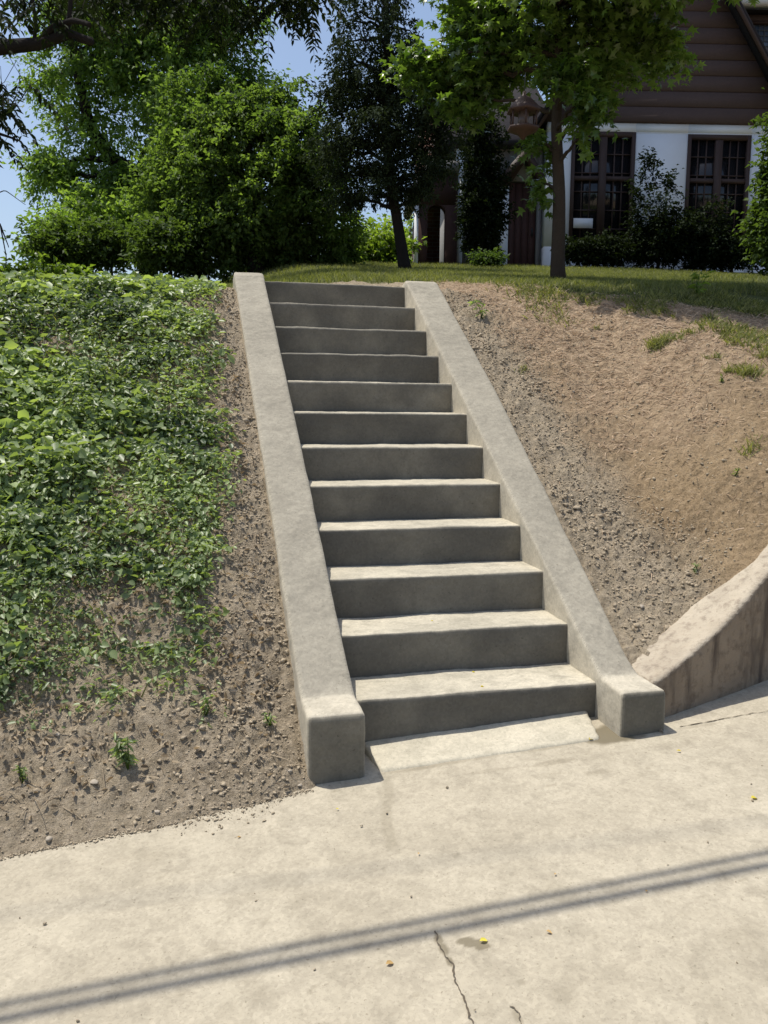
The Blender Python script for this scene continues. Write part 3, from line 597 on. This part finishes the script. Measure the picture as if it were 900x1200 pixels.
# single stones and bits on the soil
ST = 'loose stones lying on the soil'
def stone(u, v, s, label, flat=.7, seed=0, asp=1.3):
    p = land_hit(u, v) if v < 990 else walk_hit(u, v); q = ICO*np.array([asp, .9, flat])*(1+R_.normal(0, .26, (12, 1)))*s*.7; a = R_.uniform(0, 3.1)
    x = q[:, 0]*math.cos(a)-q[:, 1]*math.sin(a); y = q[:, 0]*math.sin(a)+q[:, 1]*math.cos(a); V = np.stack([x, y, q[:, 2]], 1)+p+[0, 0, s*.25]
    o = mesh('stone', V, ICF, M['stone'], label=label, cat='stone', group=ST)
    return bevelled(o, s*.12, 2)
for u, v, s, l in [(672, 460, .017, 'pale elongated stone on the upper right bank'), (58, 985, .022, 'pale stone at the dirt edge in the lower left corner'), (185, 952, .014, 'small stone at the dirt edge of the lower left bank'),
                   (110, 918, .020, 'whitish stone below the bushy weed'), (262, 930, .014, 'small stone on the dirt edge midway to the stair'), (352, 922, .018, 'stone against the outer foot of the left side wall'),
                   (340, 905, .015, 'stone just above the one at the left wall foot'), (752, 712, .022, 'rounded clod-like stone above the end of the old retaining wall'), (700, 692, .012, 'small pale stone beside the right side wall'),
                   (68, 862, .016, 'pale stone on the left bank above the small weed'), (775, 705, .012, 'little stone right of the rounded one near the old wall'), (300, 560, .011, 'small stone in the dirt strip beside the left side wall')]:
    stone(u, v, s, l)

# fallen leaves on the concrete
FL = 'fallen leaves on the concrete'
def fallen(p, s, label, mat='yleaf', ang=0.0):
    p = np.array(p, float); n = 1; V, F, nv = leaves_geo(p[None]+[0, 0, .006], np.array([[.15, -.1, 1.]]), np.array([[math.cos(ang), math.sin(ang), .0]]), s, s*.62, 'star' if False else 'oval', .22, .12)
    c = p; mesh('fallen_leaf', V, F, M[mat], var=np.full(nv, R_.random()), label=label, cat='leaf', group=FL)
for u, v, s, l, mt, a in [(452, 1132, .026, 'tan curled leaf lying left of the sidewalk crack', 'tleaf', .2), (562, 1105, .028, 'yellow leaf on the small damp spot beside the crack', 'yleaf', 0.1), (640, 1093, .018, 'small tan leaf right of the damp spot', 'tleaf', -.6),
                          (880, 937, .030, 'bright yellow leaf near the right edge of the sidewalk', 'yleaf', .1), (798, 882, .018, 'yellow leaf in front of the right stair wall end', 'yleaf', 2.6), (690, 868, .026, 'yellow leaf at the damp corner of the landing slab', 'yleaf', .3),
                          (490, 1003, .012, 'tiny tan leaf below the landing slab', 'tleaf', 1), (394, 950, .012, 'tiny yellow leaf below the left stair wall end', 'yleaf', .4), (278, 983, .014, 'tiny dark tan leaf on the sidewalk near the dirt edge', 'tleaf', .2), (757, 1047, .012, 'tiny tan leaf between the cable shadows and the right wall', 'tleaf', .9),
                          (650, 1027, .012, 'tiny tan leaf just above the cable shadows', 'tleaf', .9)]:
    fallen(walk_hit(u, v), s, l, mt, a)
def step_hit(u, v, k):
    d = ray(u, v); s = (k*RISE-CAM[2])/d[2]; return CAM+s*d
for u, v, k_, s, l in [(563, 806, 1, .02, 'yellow leaf at the nosing of the lowest step'), (553, 789, 1, .02, 'yellow leaf at the back of the lowest tread'), (505, 729, 2, .018, 'yellow leaf on the second tread near its middle')]:
    fallen(step_hit(u, v, k_), s, l)

# ------------------------------------------------------------------ cables over the street (their shadows cross the sidewalk)
for (p0, p1), hz, r, l in [(((0, 1177), (900, 999)), 4.0, .0145, 'black cable on the stair side, casting the upper shadow band'), (((0, 1194), (900, 1014)), 4.0, .018, 'black cable nearest the street, casting the lower shadow band'), (((0, 1072), (900, 962)), 9.5, .006, 'thin highest cable, casting a faint narrow shadow')]:
    a, c = walk_hit(*p0), walk_hit(*p1); k = (hz-a[2])/SUN[2]; a = a+SUN*k; c = c+SUN*k; d = (c-a)/np.linalg.norm(c-a); m = (a+c)/2; L = np.linspace(-22, 22, 61)
    pts = m+L[:, None]*d; pts[:, 2] = pts[:, 2]+.0035*L**2
    w = MB(); w.tube(pts, r, 8); w.build('overhead_cable', M['cable'], smooth=True, label=l, cat='cable', group='cables strung along the street')

# ------------------------------------------------------------------ the house
AH = math.radians(-12.5); HX = np.array([math.cos(AH), math.sin(AH), 0]); HY = np.array([-HX[1], HX[0], 0]); HO = np.array([3.39568, 13.2258, 0])
def TH(V): V = np.asarray(V, float); return HO+V[:, :1]*HX+V[:, 1:2]*HY+V[:, 2:3]*np.array([0, 0, 1])
hp = TH(np.array([[5.3, 0, 3.7]]))[0]
house = root('house', hp, label='brown gabled house with white stucco walls above the lawn', cat='house')
def wall_open(name, u0, u1, z0, z1, d0, d1, ops, mat):
    us = sorted({u0, u1, *[o[0] for o in ops], *[o[1] for o in ops]}); zs = sorted({z0, z1, *[o[2] for o in ops], *[o[3] for o in ops]}); b = MB()
    for i in range(len(us)-1):
        for j in range(len(zs)-1):
            cu, cz = (us[i]+us[i+1])/2, (zs[j]+zs[j+1])/2
            if not any(o[0] < cu < o[1] and o[2] < cz < o[3] for o in ops): b.box((us[i], d0, zs[j]), (us[i+1], d1, zs[j+1]), TH)
    return b.build(name, mat, house)
ZB = 3.3; W1 = (3.52, 4.74, 4.45, 6.58); W2 = (5.74, 6.96, 4.45, 6.56)
wall_open('wall', 3.05, 7.62, ZB, 6.74, 0, .25, [W1, W2], M['stucco'])
b = MB(); b.box((3.1, .25, ZB), (3.2, 5, 6.74), TH); b.build('side_wall', M['stucco'], house); b = MB(); b.box((7.45, .25, ZB), (7.6, 5, 6.74), TH); b.build('side_wall', M['stucco'], house)
def window(W, cols, d=.05):
    u0, u1, z0, z1 = W; b = MB(); f = .07; zr = z0+(z1-z0)*.60; um = (u0+u1)/2
    b.box((u0, d-.06, z0), (u0+f, d+.06, z1), TH); b.box((u1-f, d-.06, z0), (u1, d+.06, z1), TH)
    b.box((u0+f, d-.06, z1-f*1.3), (u1-f, d+.06, z1), TH); b.box((u0+f, d-.06, z0), (u1-f, d+.06, z0+f), TH)
    b.box((um-.07, d-.055, z0+f), (um+.07, d+.055, z1-f*1.3), TH); b.box((u0+f, d-.05, zr-.04), (um-.07, d+.05, zr+.04), TH); b.box((um+.07, d-.05, zr-.04), (u1-f, d+.05, zr+.04), TH)
    fr = b.build('window', M['trim'], house); child_root(fr, house)
    g = MB(); g.box((u0+f, d+.02, z0+f), (u1-f, d+.03, z1-f*1.3), TH); g.build('pane', M['glass'], fr)
    g = MB()
    for (a, c) in ((u0+f, um-.07), (um+.07, u1-f)):
        for t in (1/3, 2/3): g.box((a+(c-a)*t-.012, d-.01, z0+f), (a+(c-a)*t+.012, d+.015, z1-f*1.3), TH)
        for zz in np.linspace(z0+.35, z1-.4, 5): g.box((a, d-.012, zz-.01), (c, d+.013, zz+.01), TH)
    g.build('muntin', M['trim'], fr)
    s = MB(); s.box((u0-.04, -.09, z0-.07), (u1+.04, d-.062, z0), TH); s.build('sill', M['trim'], fr); return fr
window(W1, 3)['label'] = 'brown framed casement window nearest the door'; window(W2, 3)['label'] = 'brown framed casement window at the right'
# gable of lapped boards
UA, ZG, ZP, KS = 5.32, 6.74, 10.45, 1.58
b = MB(); nb = 13; hb = (ZP-ZG)/nb
for i in range(nb):
    z0, z1 = ZG+i*hb, ZG+(i+1)*hb; w0 = (ZP-z0)/KS; w1 = max(.001, (ZP-z1)/KS)
    V = [(UA-w0, -.05, z0+.018), (UA+w0, -.05, z0+.018), (UA+w1, -.044, z1), (UA-w1, -.044, z1), (UA-w0, .2, z0), (UA+w0, .2, z0), (UA+w1, .2, z1), (UA-w1, .2, z1)]
    b.add(TH(V), np.array([[0, 1, 2, 3], [5, 4, 7, 6], [0, 4, 5, 1], [3, 2, 6, 7], [0, 3, 7, 4], [1, 5, 6, 2]]))
b.build('siding', M['siding'], house)
b = MB(); b.box((UA-.055, -.09, 7.95), (UA+.055, -.03, 8.30), TH); b.build('gable_vent', M['trim'], house)
b = MB(); th = .12
for s in (-1, 1):
    for d0, d1, t0, t1 in ((-.27, 5.0, .0, .06),):
        P4 = [(UA+s*((ZP-6.45)/KS+.15), 6.45-.1), (UA, ZP+.14)]; n_ = np.array([s*KS, 1.0]); n_ /= np.linalg.norm(n_)
        q = [(P4[0][0]+n_[0]*t0, P4[0][1]+n_[1]*t0), (P4[1][0], P4[1][1]+t0), (P4[1][0], P4[1][1]+t1*1.9), (P4[0][0]+n_[0]*t1, P4[0][1]+n_[1]*t1)]
        b.prism(q if s > 0 else q[::-1], d0, d1, TH)
rf = b.build('gable_roof', M['roof'], house); child_root(rf, house)
b = MB()
for s in (-1, 1):
    a0 = (UA+s*((ZP-6.5)/KS), 6.5); a1 = (UA, ZP); q = [(a0[0], a0[1]), (a0[0]+s*.07, a0[1]), (a1[0], a1[1]+.12), (a1[0], a1[1]-.05)]
    b.prism(q if s > 0 else q[::-1], -.32, -.275, TH)
b.build('bargeboard', M['trim'], rf)
# main body behind, its eaves running left and right
wall_open('rear_wall', 1.35, 3.05, ZB, 6.55, .35, .6, [(2.39, 2.97, ZB, 5.75)], M['stucco_grey'])
b = MB(); b.box((7.62, 1.2, ZB), (12.5, 1.4, 6.6), TH); b.build('body_wall', M['stucco_grey'], house); b = MB(); b.box((1.36, .6, ZB), (1.5, 6.5, 6.5), TH); b.build('body_wall', M['stucco_grey'], house)
b = MB(); b.add(TH([(1.1, .1, 6.45), (3.4, .1, 6.45), (3.4, 3.4, 8.65), (1.1, 3.4, 8.65), (1.1, 6.7, 6.45), (3.4, 6.7, 6.45), (1.1, .1, 6.33), (3.4, .1, 6.33), (3.4, 6.7, 6.33), (1.1, 6.7, 6.33)]),
              [np.array([[0, 1, 2, 3], [3, 2, 5, 4], [6, 7, 1, 0], [6, 9, 8, 7], [9, 4, 5, 8]]), np.array([[0, 3, 4, 9, 6], [1, 7, 8, 5, 2]])])
b.build('left_roof', M['roof'], house)
b = MB(); b.add(TH([(7.0, .9, 6.6), (13, .9, 6.6), (13, 1.6, 7.5), (7.0, 1.6, 7.5), (7, 6.5, 6.6), (13, 6.5, 6.6), (13, 4.5, 9.6), (7, 4.5, 9.6)]), np.array([[0, 1, 2, 3], [3, 2, 6, 7], [7, 6, 5, 4], [0, 4, 5, 1]])); b.build('right_roof', M['roof'], house)
DW = (7.36, 8.7, 8.38, 9.2)
wall_open('dormer_wall', 6.2, 10.5, 7.0, 9.33, 1.4, 1.6, [DW], M['siding'])
b = MB(); b.box((5.9, .95, 9.34), (10.8, 1.2, 9.50), TH); b.build('fascia', M['white'], house)
b = MB(); b.add(TH([(5.9, 1.0, 9.51), (10.8, 1.0, 9.51), (10.8, 4.5, 10.5), (5.9, 4.5, 10.5), (5.9, 1.21, 9.36), (10.8, 1.21, 9.36), (10.8, 4.5, 9.9), (5.9, 4.5, 9.9)]), np.array([[0, 1, 2, 3], [4, 7, 6, 5], [0, 4, 5, 1], [0, 3, 7, 4], [1, 5, 6, 2]])); b.build('dormer_roof', M['roof'], house)
b = MB(); u0, u1, z0, z1 = DW
for q in (((u0, z0), (u0+.05, z1)), ((u1-.05, z0), (u1, z1)), ((u0+.05, z1-.05), (u1-.05, z1)), ((u0+.05, z0), (u1-.05, z0+.05)), (((u0+u1)/2-.03, z0+.05), ((u0+u1)/2+.03, z1-.05))):
    b.box((q[0][0], 1.36, q[0][1]), (q[1][0], 1.5, q[1][1]), TH)
dw = b.build('window', M['trim'], house, label='blue curtained upstairs window with a lattice of panes'); child_root(dw, house)
b = MB(); b.box((u0+.05, 1.45, z0+.05), (u1-.05, 1.46, z1-.05), TH); b.build('pane', M['glass_blue'], dw)
b = MB()
for uu in np.linspace(u0+.05, u1-.05, 13)[1:-1]: b.box((uu-.008, 1.43, z0+.05), (uu+.008, 1.448, z1-.05), TH)
for zz in np.linspace(z0+.05, z1-.05, 8)[1:-1]: b.box((u0+.05, 1.425, zz-.008), (u1-.05, 1.429, zz+.008), TH)
b.build('lattice', M['lattice'], dw)
# door
b = MB()
for i in range(4): b.box((2.40+i*.14, .42+.004*(i % 2), ZB), (2.40+(i+1)*.14-.008, .48, 5.72), TH)
dr_ = b.build('door', simple('plank_door', (.075, .035, .028), .7, .25, 5), house); child_root(dr_, house)
b = MB(); b.box((2.87, .36, 4.72), (2.90, .418, 4.86), TH); b.build('handle', M['iron'], dr_)
b = MB(); b.prism([(2.22, 5.62), (2.39, 5.62), (2.68, 6.06), (2.97, 5.62), (3.04, 5.62), (3.04, 5.78), (2.68, 6.32), (2.22, 5.80)], .08, .345, TH)
b.build('door_hood', M['trim'], house)
b = MB(); b.box((2.22, .22, ZB), (2.385, .345, 5.61), TH); b.build('pilaster', M['stucco'], house); b = MB(); b.box((1.36, .22, ZB), (1.50, .345, 6.3), TH); b.build('pilaster', M['stucco'], house)
# side porch with an arch
a = np.linspace(0, math.pi, 13); cu, ru, zs = .96, .17, 5.0; fd = (-.1, .1)
b = MB(); b.box((.62, *[-.1], ZB), (cu-ru, .1, zs+ru), TH); b.box((cu+ru, -.1, ZB), (1.36, .1, zs+ru), TH)
for i in range(12):
    p, q = (cu+ru*math.cos(a[i]), zs+ru*math.sin(a[i])), (cu+ru*math.cos(a[i+1]), zs+ru*math.sin(a[i+1]))
    b.prism([p, (p[0], zs+ru), (q[0], zs+ru), q], -.1, .1, TH)
b.prism([(.62, zs+ru+.001), (1.36, zs+ru+.001), (1.36, 5.75), (.86, 5.75), (.62, 5.35)], -.1, .1, TH)
b.box((.62, .1, ZB), (.70, 2.0, 5.15), TH); b.build('porch', M['terra'], house)
b = MB(); b.box((.545, -.14, ZB), (.617, .0, 5.15), TH); b.build('post', M['white'], house)
b = MB(); b.prism([(.50, 5.30), (.85, 5.78), (1.38, 5.78), (1.38, 5.95), (.78, 5.95), (.42, 5.42)], -.2, 2.0, TH); b.build('porch_roof', M['stucco_grey'], house)
b = MB(); b.box((.70, -.35, 7.2), (1.12, .25, 8.35), lambda V: TH(V+np.array([0, 1.8, 0]))); ch = b.build('chimney', M['brick'], house); child_root(ch, house)
b = MB(); b.box((.66, 1.41, 8.35), (1.16, 2.09, 8.50), TH); b.build('cap', M['brick'], ch); b = MB(); b.tube(TH([[.88, 1.75, 8.5], [.88, 1.75, 8.62], [.88, 1.75, 8.68]]), [.12, .12, .03], 10); b.build('pot', M['terra'], ch)
b = MB(); b.box((.66, 1.4, ZB), (1.16, 2.1, 7.2), TH); b.build('chimney_breast', M['brick'], house)
b = MB(); b.box((3.60, -.03, 4.80), (3.97, -.012, 4.98), TH); b.build('notice', M['white'], label='small white sheet fixed low in the window nearest the door', cat='notice')

# ------------------------------------------------------------------ trees
p = lambda u, v, d: tuple(at(u, v, d))
def gbase(u, d):
    q = at(u, 300, d); return (q[0], q[1], float(land(q[0], q[1]))-.05)
# maple-like young tree on the lawn
D = 9.0; g0 = gbase(656, D)
maple = tree('young_tree', 'young broad-crowned star-leaved tree on the lawn shading the house', 'tree', g0,
     [g0, p(655, 230, D), p(653, 150, D), p(656, 80, D), p(650, 0, D), p(652, -90, D), p(656, -170, D)],
     [B(600, 55, D+.5, 70, 40, 120), B(515, 92, D+.6, 44, 22, 85), B(500, 74, D+.6, 28, 20, 60), B(572, 90, D+.4, 40, 20, 60), B(545, 120, D+.4, 30, 14, 34), B(565, 20, D+.6, 48, 36, 110), B(738, 30, D, 48, 34, 90), B(695, 76, D-.2, 38, 20, 60), B(690, 112, D-.6, 20, 16, 30), B(700, 124, D-.6, 10, 16, 16), B(655, 25, D, 80, 50, 150), B(774, 50, D+.1, 22, 34, 50), B(660, 88, D-.4, 38, 18, 34),
      B(590, -45, D+.5, 75, 50, 100), B(720, -50, D-.2, 80, 60, 170), B(660, -130, D-.3, 90, 70, 150), B(800, -60, D-.2, 60, 60, 120), B(780, -160, D-.4, 80, 60, 130), B(690, -80, D-1.2, 80, 60, 130), B(850, -110, D-.5, 60, 50, 110), B(636, 215, D+.1, 8, 22, 10), B(600, -100, 7.6, 42, 40, 70), B(690, -112, 7.5, 60, 50, 180), B(785, -108, 7.5, 60, 50, 170), B(880, -105, 7.6, 60, 50, 170), B(970, -100, 7.8, 50, 50, 90), B(740, -130, 8.2, 80, 60, 130), B(850, -120, 8.3, 70, 60, 130), B(682, 160, D-.3, 12, 7, 6), B(634, 165, D, 12, 14, 10)],
     'star', 'leaf_star', 'bark', lsize=.095, lw=.95, shape='star', twig=.22, droop=.6, r0=.066, per=11, tilt=.6)
# dark conifer with a leaning trunk
D = 12.0; g0 = gbase(476, D)
cb = []
for z_ in range(-170, 226, 26):
    half = 10+ (z_+170)*.25; half = min(half, 80)
    cx = 452+ (z_ > 190)*(z_-190)*.15
    for sx in (-1, 1):
        if sx < 0 and z_ > 185: hw = half*.8
        elif sx > 0 and (z_ > 195 or z_ < 80): hw = half*.5
        else: hw = half
        for f_, w_ in ((.78, .30), (.45, .34), (.15, .30)):
            cb.append(B(cx+sx*hw*f_+R_.normal(0, 5), z_+12*f_+R_.normal(0, 5), D+R_.normal(0, .25), hw*w_, 9, int((7+hw*.30)*(.58 if z_ < 90 else 1.2)), rd=60))
tree('conifer_tree', 'very dark conifer with a bare leaning lower trunk left of the house', 'tree', g0, [g0, p(466, 260, D), p(456, 200, D), p(452, 120, D), p(453, 40, D), p(452, -60, D), p(452, -180, D)],
     cb, 'kite', 'needle', 'bark_dark', lsize=.06, lw=.42, twig=.24, droop=.45, r0=.078, per=26, tilt=.8)
# big tree behind left
D = 17.0; g0 = gbase(172, D)
tree('locust_tree', 'tall airy green tree with dark crooked limbs at the far left', 'tree', g0,
     [g0, p(172, 260, D), p(165, 205, D), p(128, 185, D), p(108, 150, D), p(92, 90, D), p(80, 20, D), p(76, -60, D)],
     [B(135, 75, D, 60, 45, 150), B(70, 205, D, 38, 24, 60), B(60, 195, D, 22, 14, 30), B(110, 150, D, 45, 40, 90), B(195, 130, D, 55, 55, 170), B(180, 40, D, 70, 45, 170), B(240, 45, D, 55, 38, 140), B(285, 100, D, 30, 24, 60), B(150, 215, D, 45, 35, 110),
      B(262, 10, D, 45, 26, 90), B(60, 90, D+.5, 40, 30, 60), B(215, 190, D, 40, 50, 110), B(95, 20, D, 60, 40, 110), B(115, 240, D, 45, 30, 110), B(190, 235, D, 30, 50, 80), B(160, -30, D, 120, 40, 130)],
     'kite', 'leaf_mid', 'bark_dark', lsize=.115, lw=.42, twig=.5, droop=.5, r0=.17, per=32, tilt=.7)
# bushy mass in front of it
D = 13.5; g0 = gbase(300, D)
tree('mulberry_tree', 'dense round-crowned dark green tree right behind the left stair wall', 'tree', g0, [g0, p(300, 250, D), p(292, 180, D), p(290, 120, D)],
     [B(262, 165, D, 44, 40, 120), B(215, 120, D+.6, 26, 34, 60), B(252, 105, D+.5, 22, 30, 46), B(205, 185, D+.4, 34, 34, 90), B(190, 235, D+.3, 34, 34, 120), B(338, 180, D, 44, 42, 130), B(330, 118, D+.5, 20, 26, 40), B(285, 132, D, 22, 16, 60), B(300, 112, D+.2, 12, 14, 26), B(228, 140, D+.3, 16, 16, 34), B(355, 150, D, 14, 18, 34), B(262, 138, D, 14, 18, 30), B(235, 225, D, 48, 50, 190), B(300, 245, D, 70, 55, 360), B(370, 240, D, 45, 55, 230), B(250, 285, D, 60, 35, 260), B(340, 292, D+.2, 70, 32, 260), B(400, 285, D+.6, 22, 26, 70), B(318, 148, D, 26, 18, 60), B(235, 150, D+.2, 24, 20, 60), B(378, 196, D, 20, 30, 60)],
     'kite', 'leaf_olive', 'bark_dark', lsize=.078, lw=.55, twig=.30, droop=.35, r0=.12, per=30, tilt=.8)
BU = 'bushes behind the crest of the bank'
def bush(u, v, d, ru, rv, n, mat, label, ls=.08, per=20, up=True, name='bush', grp=BU, cat='bush', extra=()):
    g = gbase(u, d); return tree(name, label, cat, g, [g, tuple((np.array(g)+np.array(p(u, v, d)))/2), p(u, v, d)], [B(u, v, d, ru, rv, n), B(u-ru*.45, v+rv*.35, d, ru*.55, rv*.6, n//2), B(u+ru*.45, v+rv*.3, d, ru*.55, rv*.65, n//2)]+list(extra), 'kite', mat, 'bark_dark', grp, lsize=ls, twig=ls*3.4, droop=.2, r0=.035, per=per, tilt=.6)
bush(130, 265, 16.0, 55, 38, 220, 'leaf_mid', 'wide mid green bush under the tall airy tree', .11, 20)
bush(62, 282, 15.0, 26, 26, 80, 'leaf_mid', 'small bush at the left end of the row against the sky', .10)
bush(100, 285, 14.0, 55, 22, 160, 'leaf_dark', 'low dark bush along the crest below the wide mid green bush', .09)
bush(200, 285, 13.0, 36, 30, 150, 'leaf_dark', 'dark bush between the low dark bush and the dense round tree', .09)
bush(440, 292, 16.5, 34, 26, 130, 'leaf_light', 'bright yellow-green sunlit bush left of the leaning trunk', .11)
bush(484, 285, 22, 16, 22, 50, 'leaf_light', 'pale green bush seen in the gap left of the porch', .12)
bush(40, 322, 7.6, 60, 6, 60, 'leaf_light', 'bright low leafy clump on the crest at the far left', .06)
HS = 'shrubs planted against the house'
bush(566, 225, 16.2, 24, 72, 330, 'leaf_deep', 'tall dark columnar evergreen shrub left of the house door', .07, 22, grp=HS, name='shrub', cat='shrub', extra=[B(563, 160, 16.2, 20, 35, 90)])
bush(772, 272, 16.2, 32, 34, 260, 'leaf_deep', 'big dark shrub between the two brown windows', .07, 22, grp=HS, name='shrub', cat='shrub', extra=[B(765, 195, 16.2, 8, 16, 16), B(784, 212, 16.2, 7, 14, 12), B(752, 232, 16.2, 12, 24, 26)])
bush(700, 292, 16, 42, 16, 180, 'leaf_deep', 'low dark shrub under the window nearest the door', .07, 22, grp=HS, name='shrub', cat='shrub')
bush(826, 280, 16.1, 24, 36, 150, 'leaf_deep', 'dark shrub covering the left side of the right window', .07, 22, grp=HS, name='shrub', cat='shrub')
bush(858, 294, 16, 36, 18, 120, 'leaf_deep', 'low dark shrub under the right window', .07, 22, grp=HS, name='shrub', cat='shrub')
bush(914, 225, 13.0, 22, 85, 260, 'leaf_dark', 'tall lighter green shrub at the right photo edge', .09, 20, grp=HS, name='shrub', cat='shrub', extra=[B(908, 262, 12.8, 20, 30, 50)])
bush(572, 301, 14.8, 18, 6, 40, 'leaf_dark', 'low green plants at the foot of the columnar evergreen', .06, 14, grp=HS, name='shrub', cat='shrub')
# near walnut tree whose branches hang into the top left corner; its trunk stands left of the picture
D = 8.0; g0 = at(-330, 330, 8.5); g0 = (g0[0], g0[1], float(land(g0[0], g0[1]))-.1)
def compound_tree():
    rt = root('walnut_tree', g0, label='near walnut tree reaching dark limbs and feathery leaves into the top left corner', cat='tree')
    w = MB(); tr = [g0, p(-320, 150, 8.4), p(-290, 0, 8.2), p(-250, -150, 8)]; w.tube(np.array(tr), [.24, .20, .18, .14], 12)
    limbs = [([(-300, 60, 8.3), (-200, 70, 8), (-90, 62, 7.6), (0, 55, 7.4), (45, 52, 7.3), (80, 38, 7.2), (108, 48, 7.2)], .085, .03), ([(45, 52, 7.3), (62, 30, 7.2), (85, 24, 7.1), (105, 30, 7.0)], .03, .018), ([(-250, -140, 8), (-140, -150, 9), (20, -90, 10), (160, -45, 10.5), (290, -25, 10.5), (370, -20, 10.5)], .09, .02),
             ([(78, 40, 7.2), (85, 0, 7.2), (90, -40, 7.2)], .02, .012), ([(-90, 62, 7.6), (-60, 120, 7.5), (-20, 150, 7.4), (20, 165, 7.3)], .035, .008), ([(40, 54, 7.3), (42, 20, 7.3), (36, -30, 7.3)], .018, .01), ([(-60, 120, 7.5), (-30, 240, 7.4), (0, 262, 7.4), (10, 290, 7.4)], .016, .003),
             ([(-20, 235, 7.4), (6, 225, 7.4), (30, 240, 7.3)], .006, .002), ([(0, 262, 7.4), (6, 300, 7.4), (4, 320, 7.4)], .006, .002)]
    for q, r0, r1 in limbs:
        q = np.array([p(*a) for a in q]); L = np.linspace(0, len(q)-1, 6*len(q)); q = np.stack([np.interp(L, np.arange(len(q)), q[:, i]) for i in range(3)], 1); q[1:-1] += .02*np.stack([n3(q, 3, 1), n3(q, 3, 2), n3(q, 3, 3)], 1)[1:-1]
        w.tube(q, np.linspace(r0, r1, len(q)), 8)
    PP, NN, DD, VV = [], [], [], []; Ls = []
    spots = []
    def reg(u0, u1, v0, v1, n, d0=6.8, d1=7.8):
        for _ in range(n): spots.append((R_.uniform(u0, u1), R_.uniform(v0, v1), R_.uniform(d0, d1)))
    reg(-60, 30, 95, 150, 38); reg(-60, 8, 80, 165, 20); reg(-40, 110, -40, 12, 34); reg(90, 370, -40, 4, 150, 9.6, 11); reg(240, 325, 0, 22, 14, 9.6, 11); reg(335, 385, -30, 2, 16, 9.6, 11); reg(-40, 50, 0, 22, 10)
    for (u, v, d) in spots:
        c = np.array(at(u, v, d)); a = R_.uniform(0, 6.28); L = R_.uniform(.20, .36)*(d/7.3); dirv = np.array([math.cos(a)*.85, math.sin(a)*.85, -.35]); t = np.linspace(0, 1, 9)
        ax = c+np.outer(t*L, dirv)-np.outer(t**2*L*.45, [0, 0, 1]); w.tube(np.vstack([c-dirv*.12+[0, 0, .12], ax]), .0022, 4)
        sd = np.cross(dirv, [0, 0, 1]); sd /= np.linalg.norm(sd)
        for s in (-1, 1):
            for j in range(1, 9):
                PP.append(ax[j]); DD.append(sd*s+dirv*.45+np.array([0, 0, -.25])+R_.normal(0, .15, 3)); NN.append(np.array([0, 0, 1])+sd*s*.5+R_.normal(0, .25, 3)); VV.append(R_.random()); Ls.append(R_.uniform(.055, .09)*(d/7.3))
    Ls = np.array(Ls); V, F, nv = leaves_geo(np.array(PP), np.array(NN), np.array(DD), Ls, Ls*.40, 'oval', .10, .2)
    w.build('trunk', M['bark_dark'], rt, smooth=True); mesh('crown', V, F, M['leaf_deep'], rt, var=np.repeat(VV, nv))
compound_tree()
# distant tree line so the horizon is not bare
FT = 'far trees on the skyline behind the garden'
for u, v, d, ru, rv, l in [(-120, 300, 40, 60, 26, 'far rounded tree left of the picture edge'), (470, 296, 38, 40, 26, 'far pale tree seen through the gap beside the porch'), (1010, 250, 30, 60, 60, 'far tree right of the house')]:
    bush(u, v, d, ru, rv, 160, 'leaf_mid', l, .25, 16, name='far_tree', grp=FT, cat='tree')
# lamp post glimpsed in the gap
g0 = gbase(481, 24); b = MB(); lp = root('street_lamp', g0, label='thin pole lamp glimpsed in the gap beside the leaning trunk', cat='street lamp')
b.tube(np.array([g0, p(481, 290, 24), p(481, 243, 24)]), [.05, .04, .03], 8); b.build('pole', M['iron'], lp); b = MB(); b.tube(np.array([p(481, 243, 24), p(478, 241, 24), p(474, 242, 24)]), [.03, .06, .05], 8); b.build('lamp_head', M['iron'], lp)

# ------------------------------------------------------------------ bird feeder like a small pavilion, hanging from the young tree
D = 7.6; c = np.array(at(613, 156, D)); k = D/FPX
bf = root('bird_feeder', c, label='hexagonal copper-roofed bird feeder hanging in front of the house door', cat='bird feeder')
def ring(r, z, n=6): a = np.arange(n)*2*math.pi/n+.3; return np.stack([c[0]+.84*r*np.cos(a), c[1]+.84*r*np.sin(a), np.full(n, c[2]+.84*z)], 1)
def lathe(rows, n=6):
    V = np.concatenate([ring(r, z, n) for r, z in rows]); i, j = np.meshgrid(np.arange(len(rows)-1), np.arange(n), indexing='ij'); j2 = (j+1) % n
    return V, [np.stack([i*n+j, i*n+j2, (i+1)*n+j2, (i+1)*n+j], -1).reshape(-1, 4), np.array([np.arange(n)[::-1], np.arange(n)+(len(rows)-1)*n])]
b = MB(); b.add(*lathe([(.175, .20), (.18, .215), (.13, .27), (.07, .33), (.02, .36), (.012, .40)])); b.build('roof', M['copper'], bf)
b = MB(); b.add(*lathe([(.02, -.06), (.05, -.02), (.12, .012), (.165, .03), (.168, .05), (.15, .05), (.14, .04)])); b.build('tray', M['copper'], bf)
b = MB(); b.add(*lathe([(.055, .045), (.055, .205)], 10)); b.build('seed_tube', simple('cloudy_tube', (.12, .09, .08), .4), bf)
rg = ring(.135, 0)
for q in rg: b = MB(); b.tube(np.array([q+[0, 0, .042], q+[0, 0, .178]]), .008, 6); b.build('post', M['copper'], bf)
b = MB(); b.tube(np.array([c+[0, 0, .33], np.array(at(616, 85, D))]), .003, 5); b.build('cord', M['iron'], bf)

for o in bpy.data.objects:
    if '_w' in o: del o['_w']
print('faces', sum(len(m.polygons) for m in bpy.data.meshes), 'objects', len(bpy.data.objects))
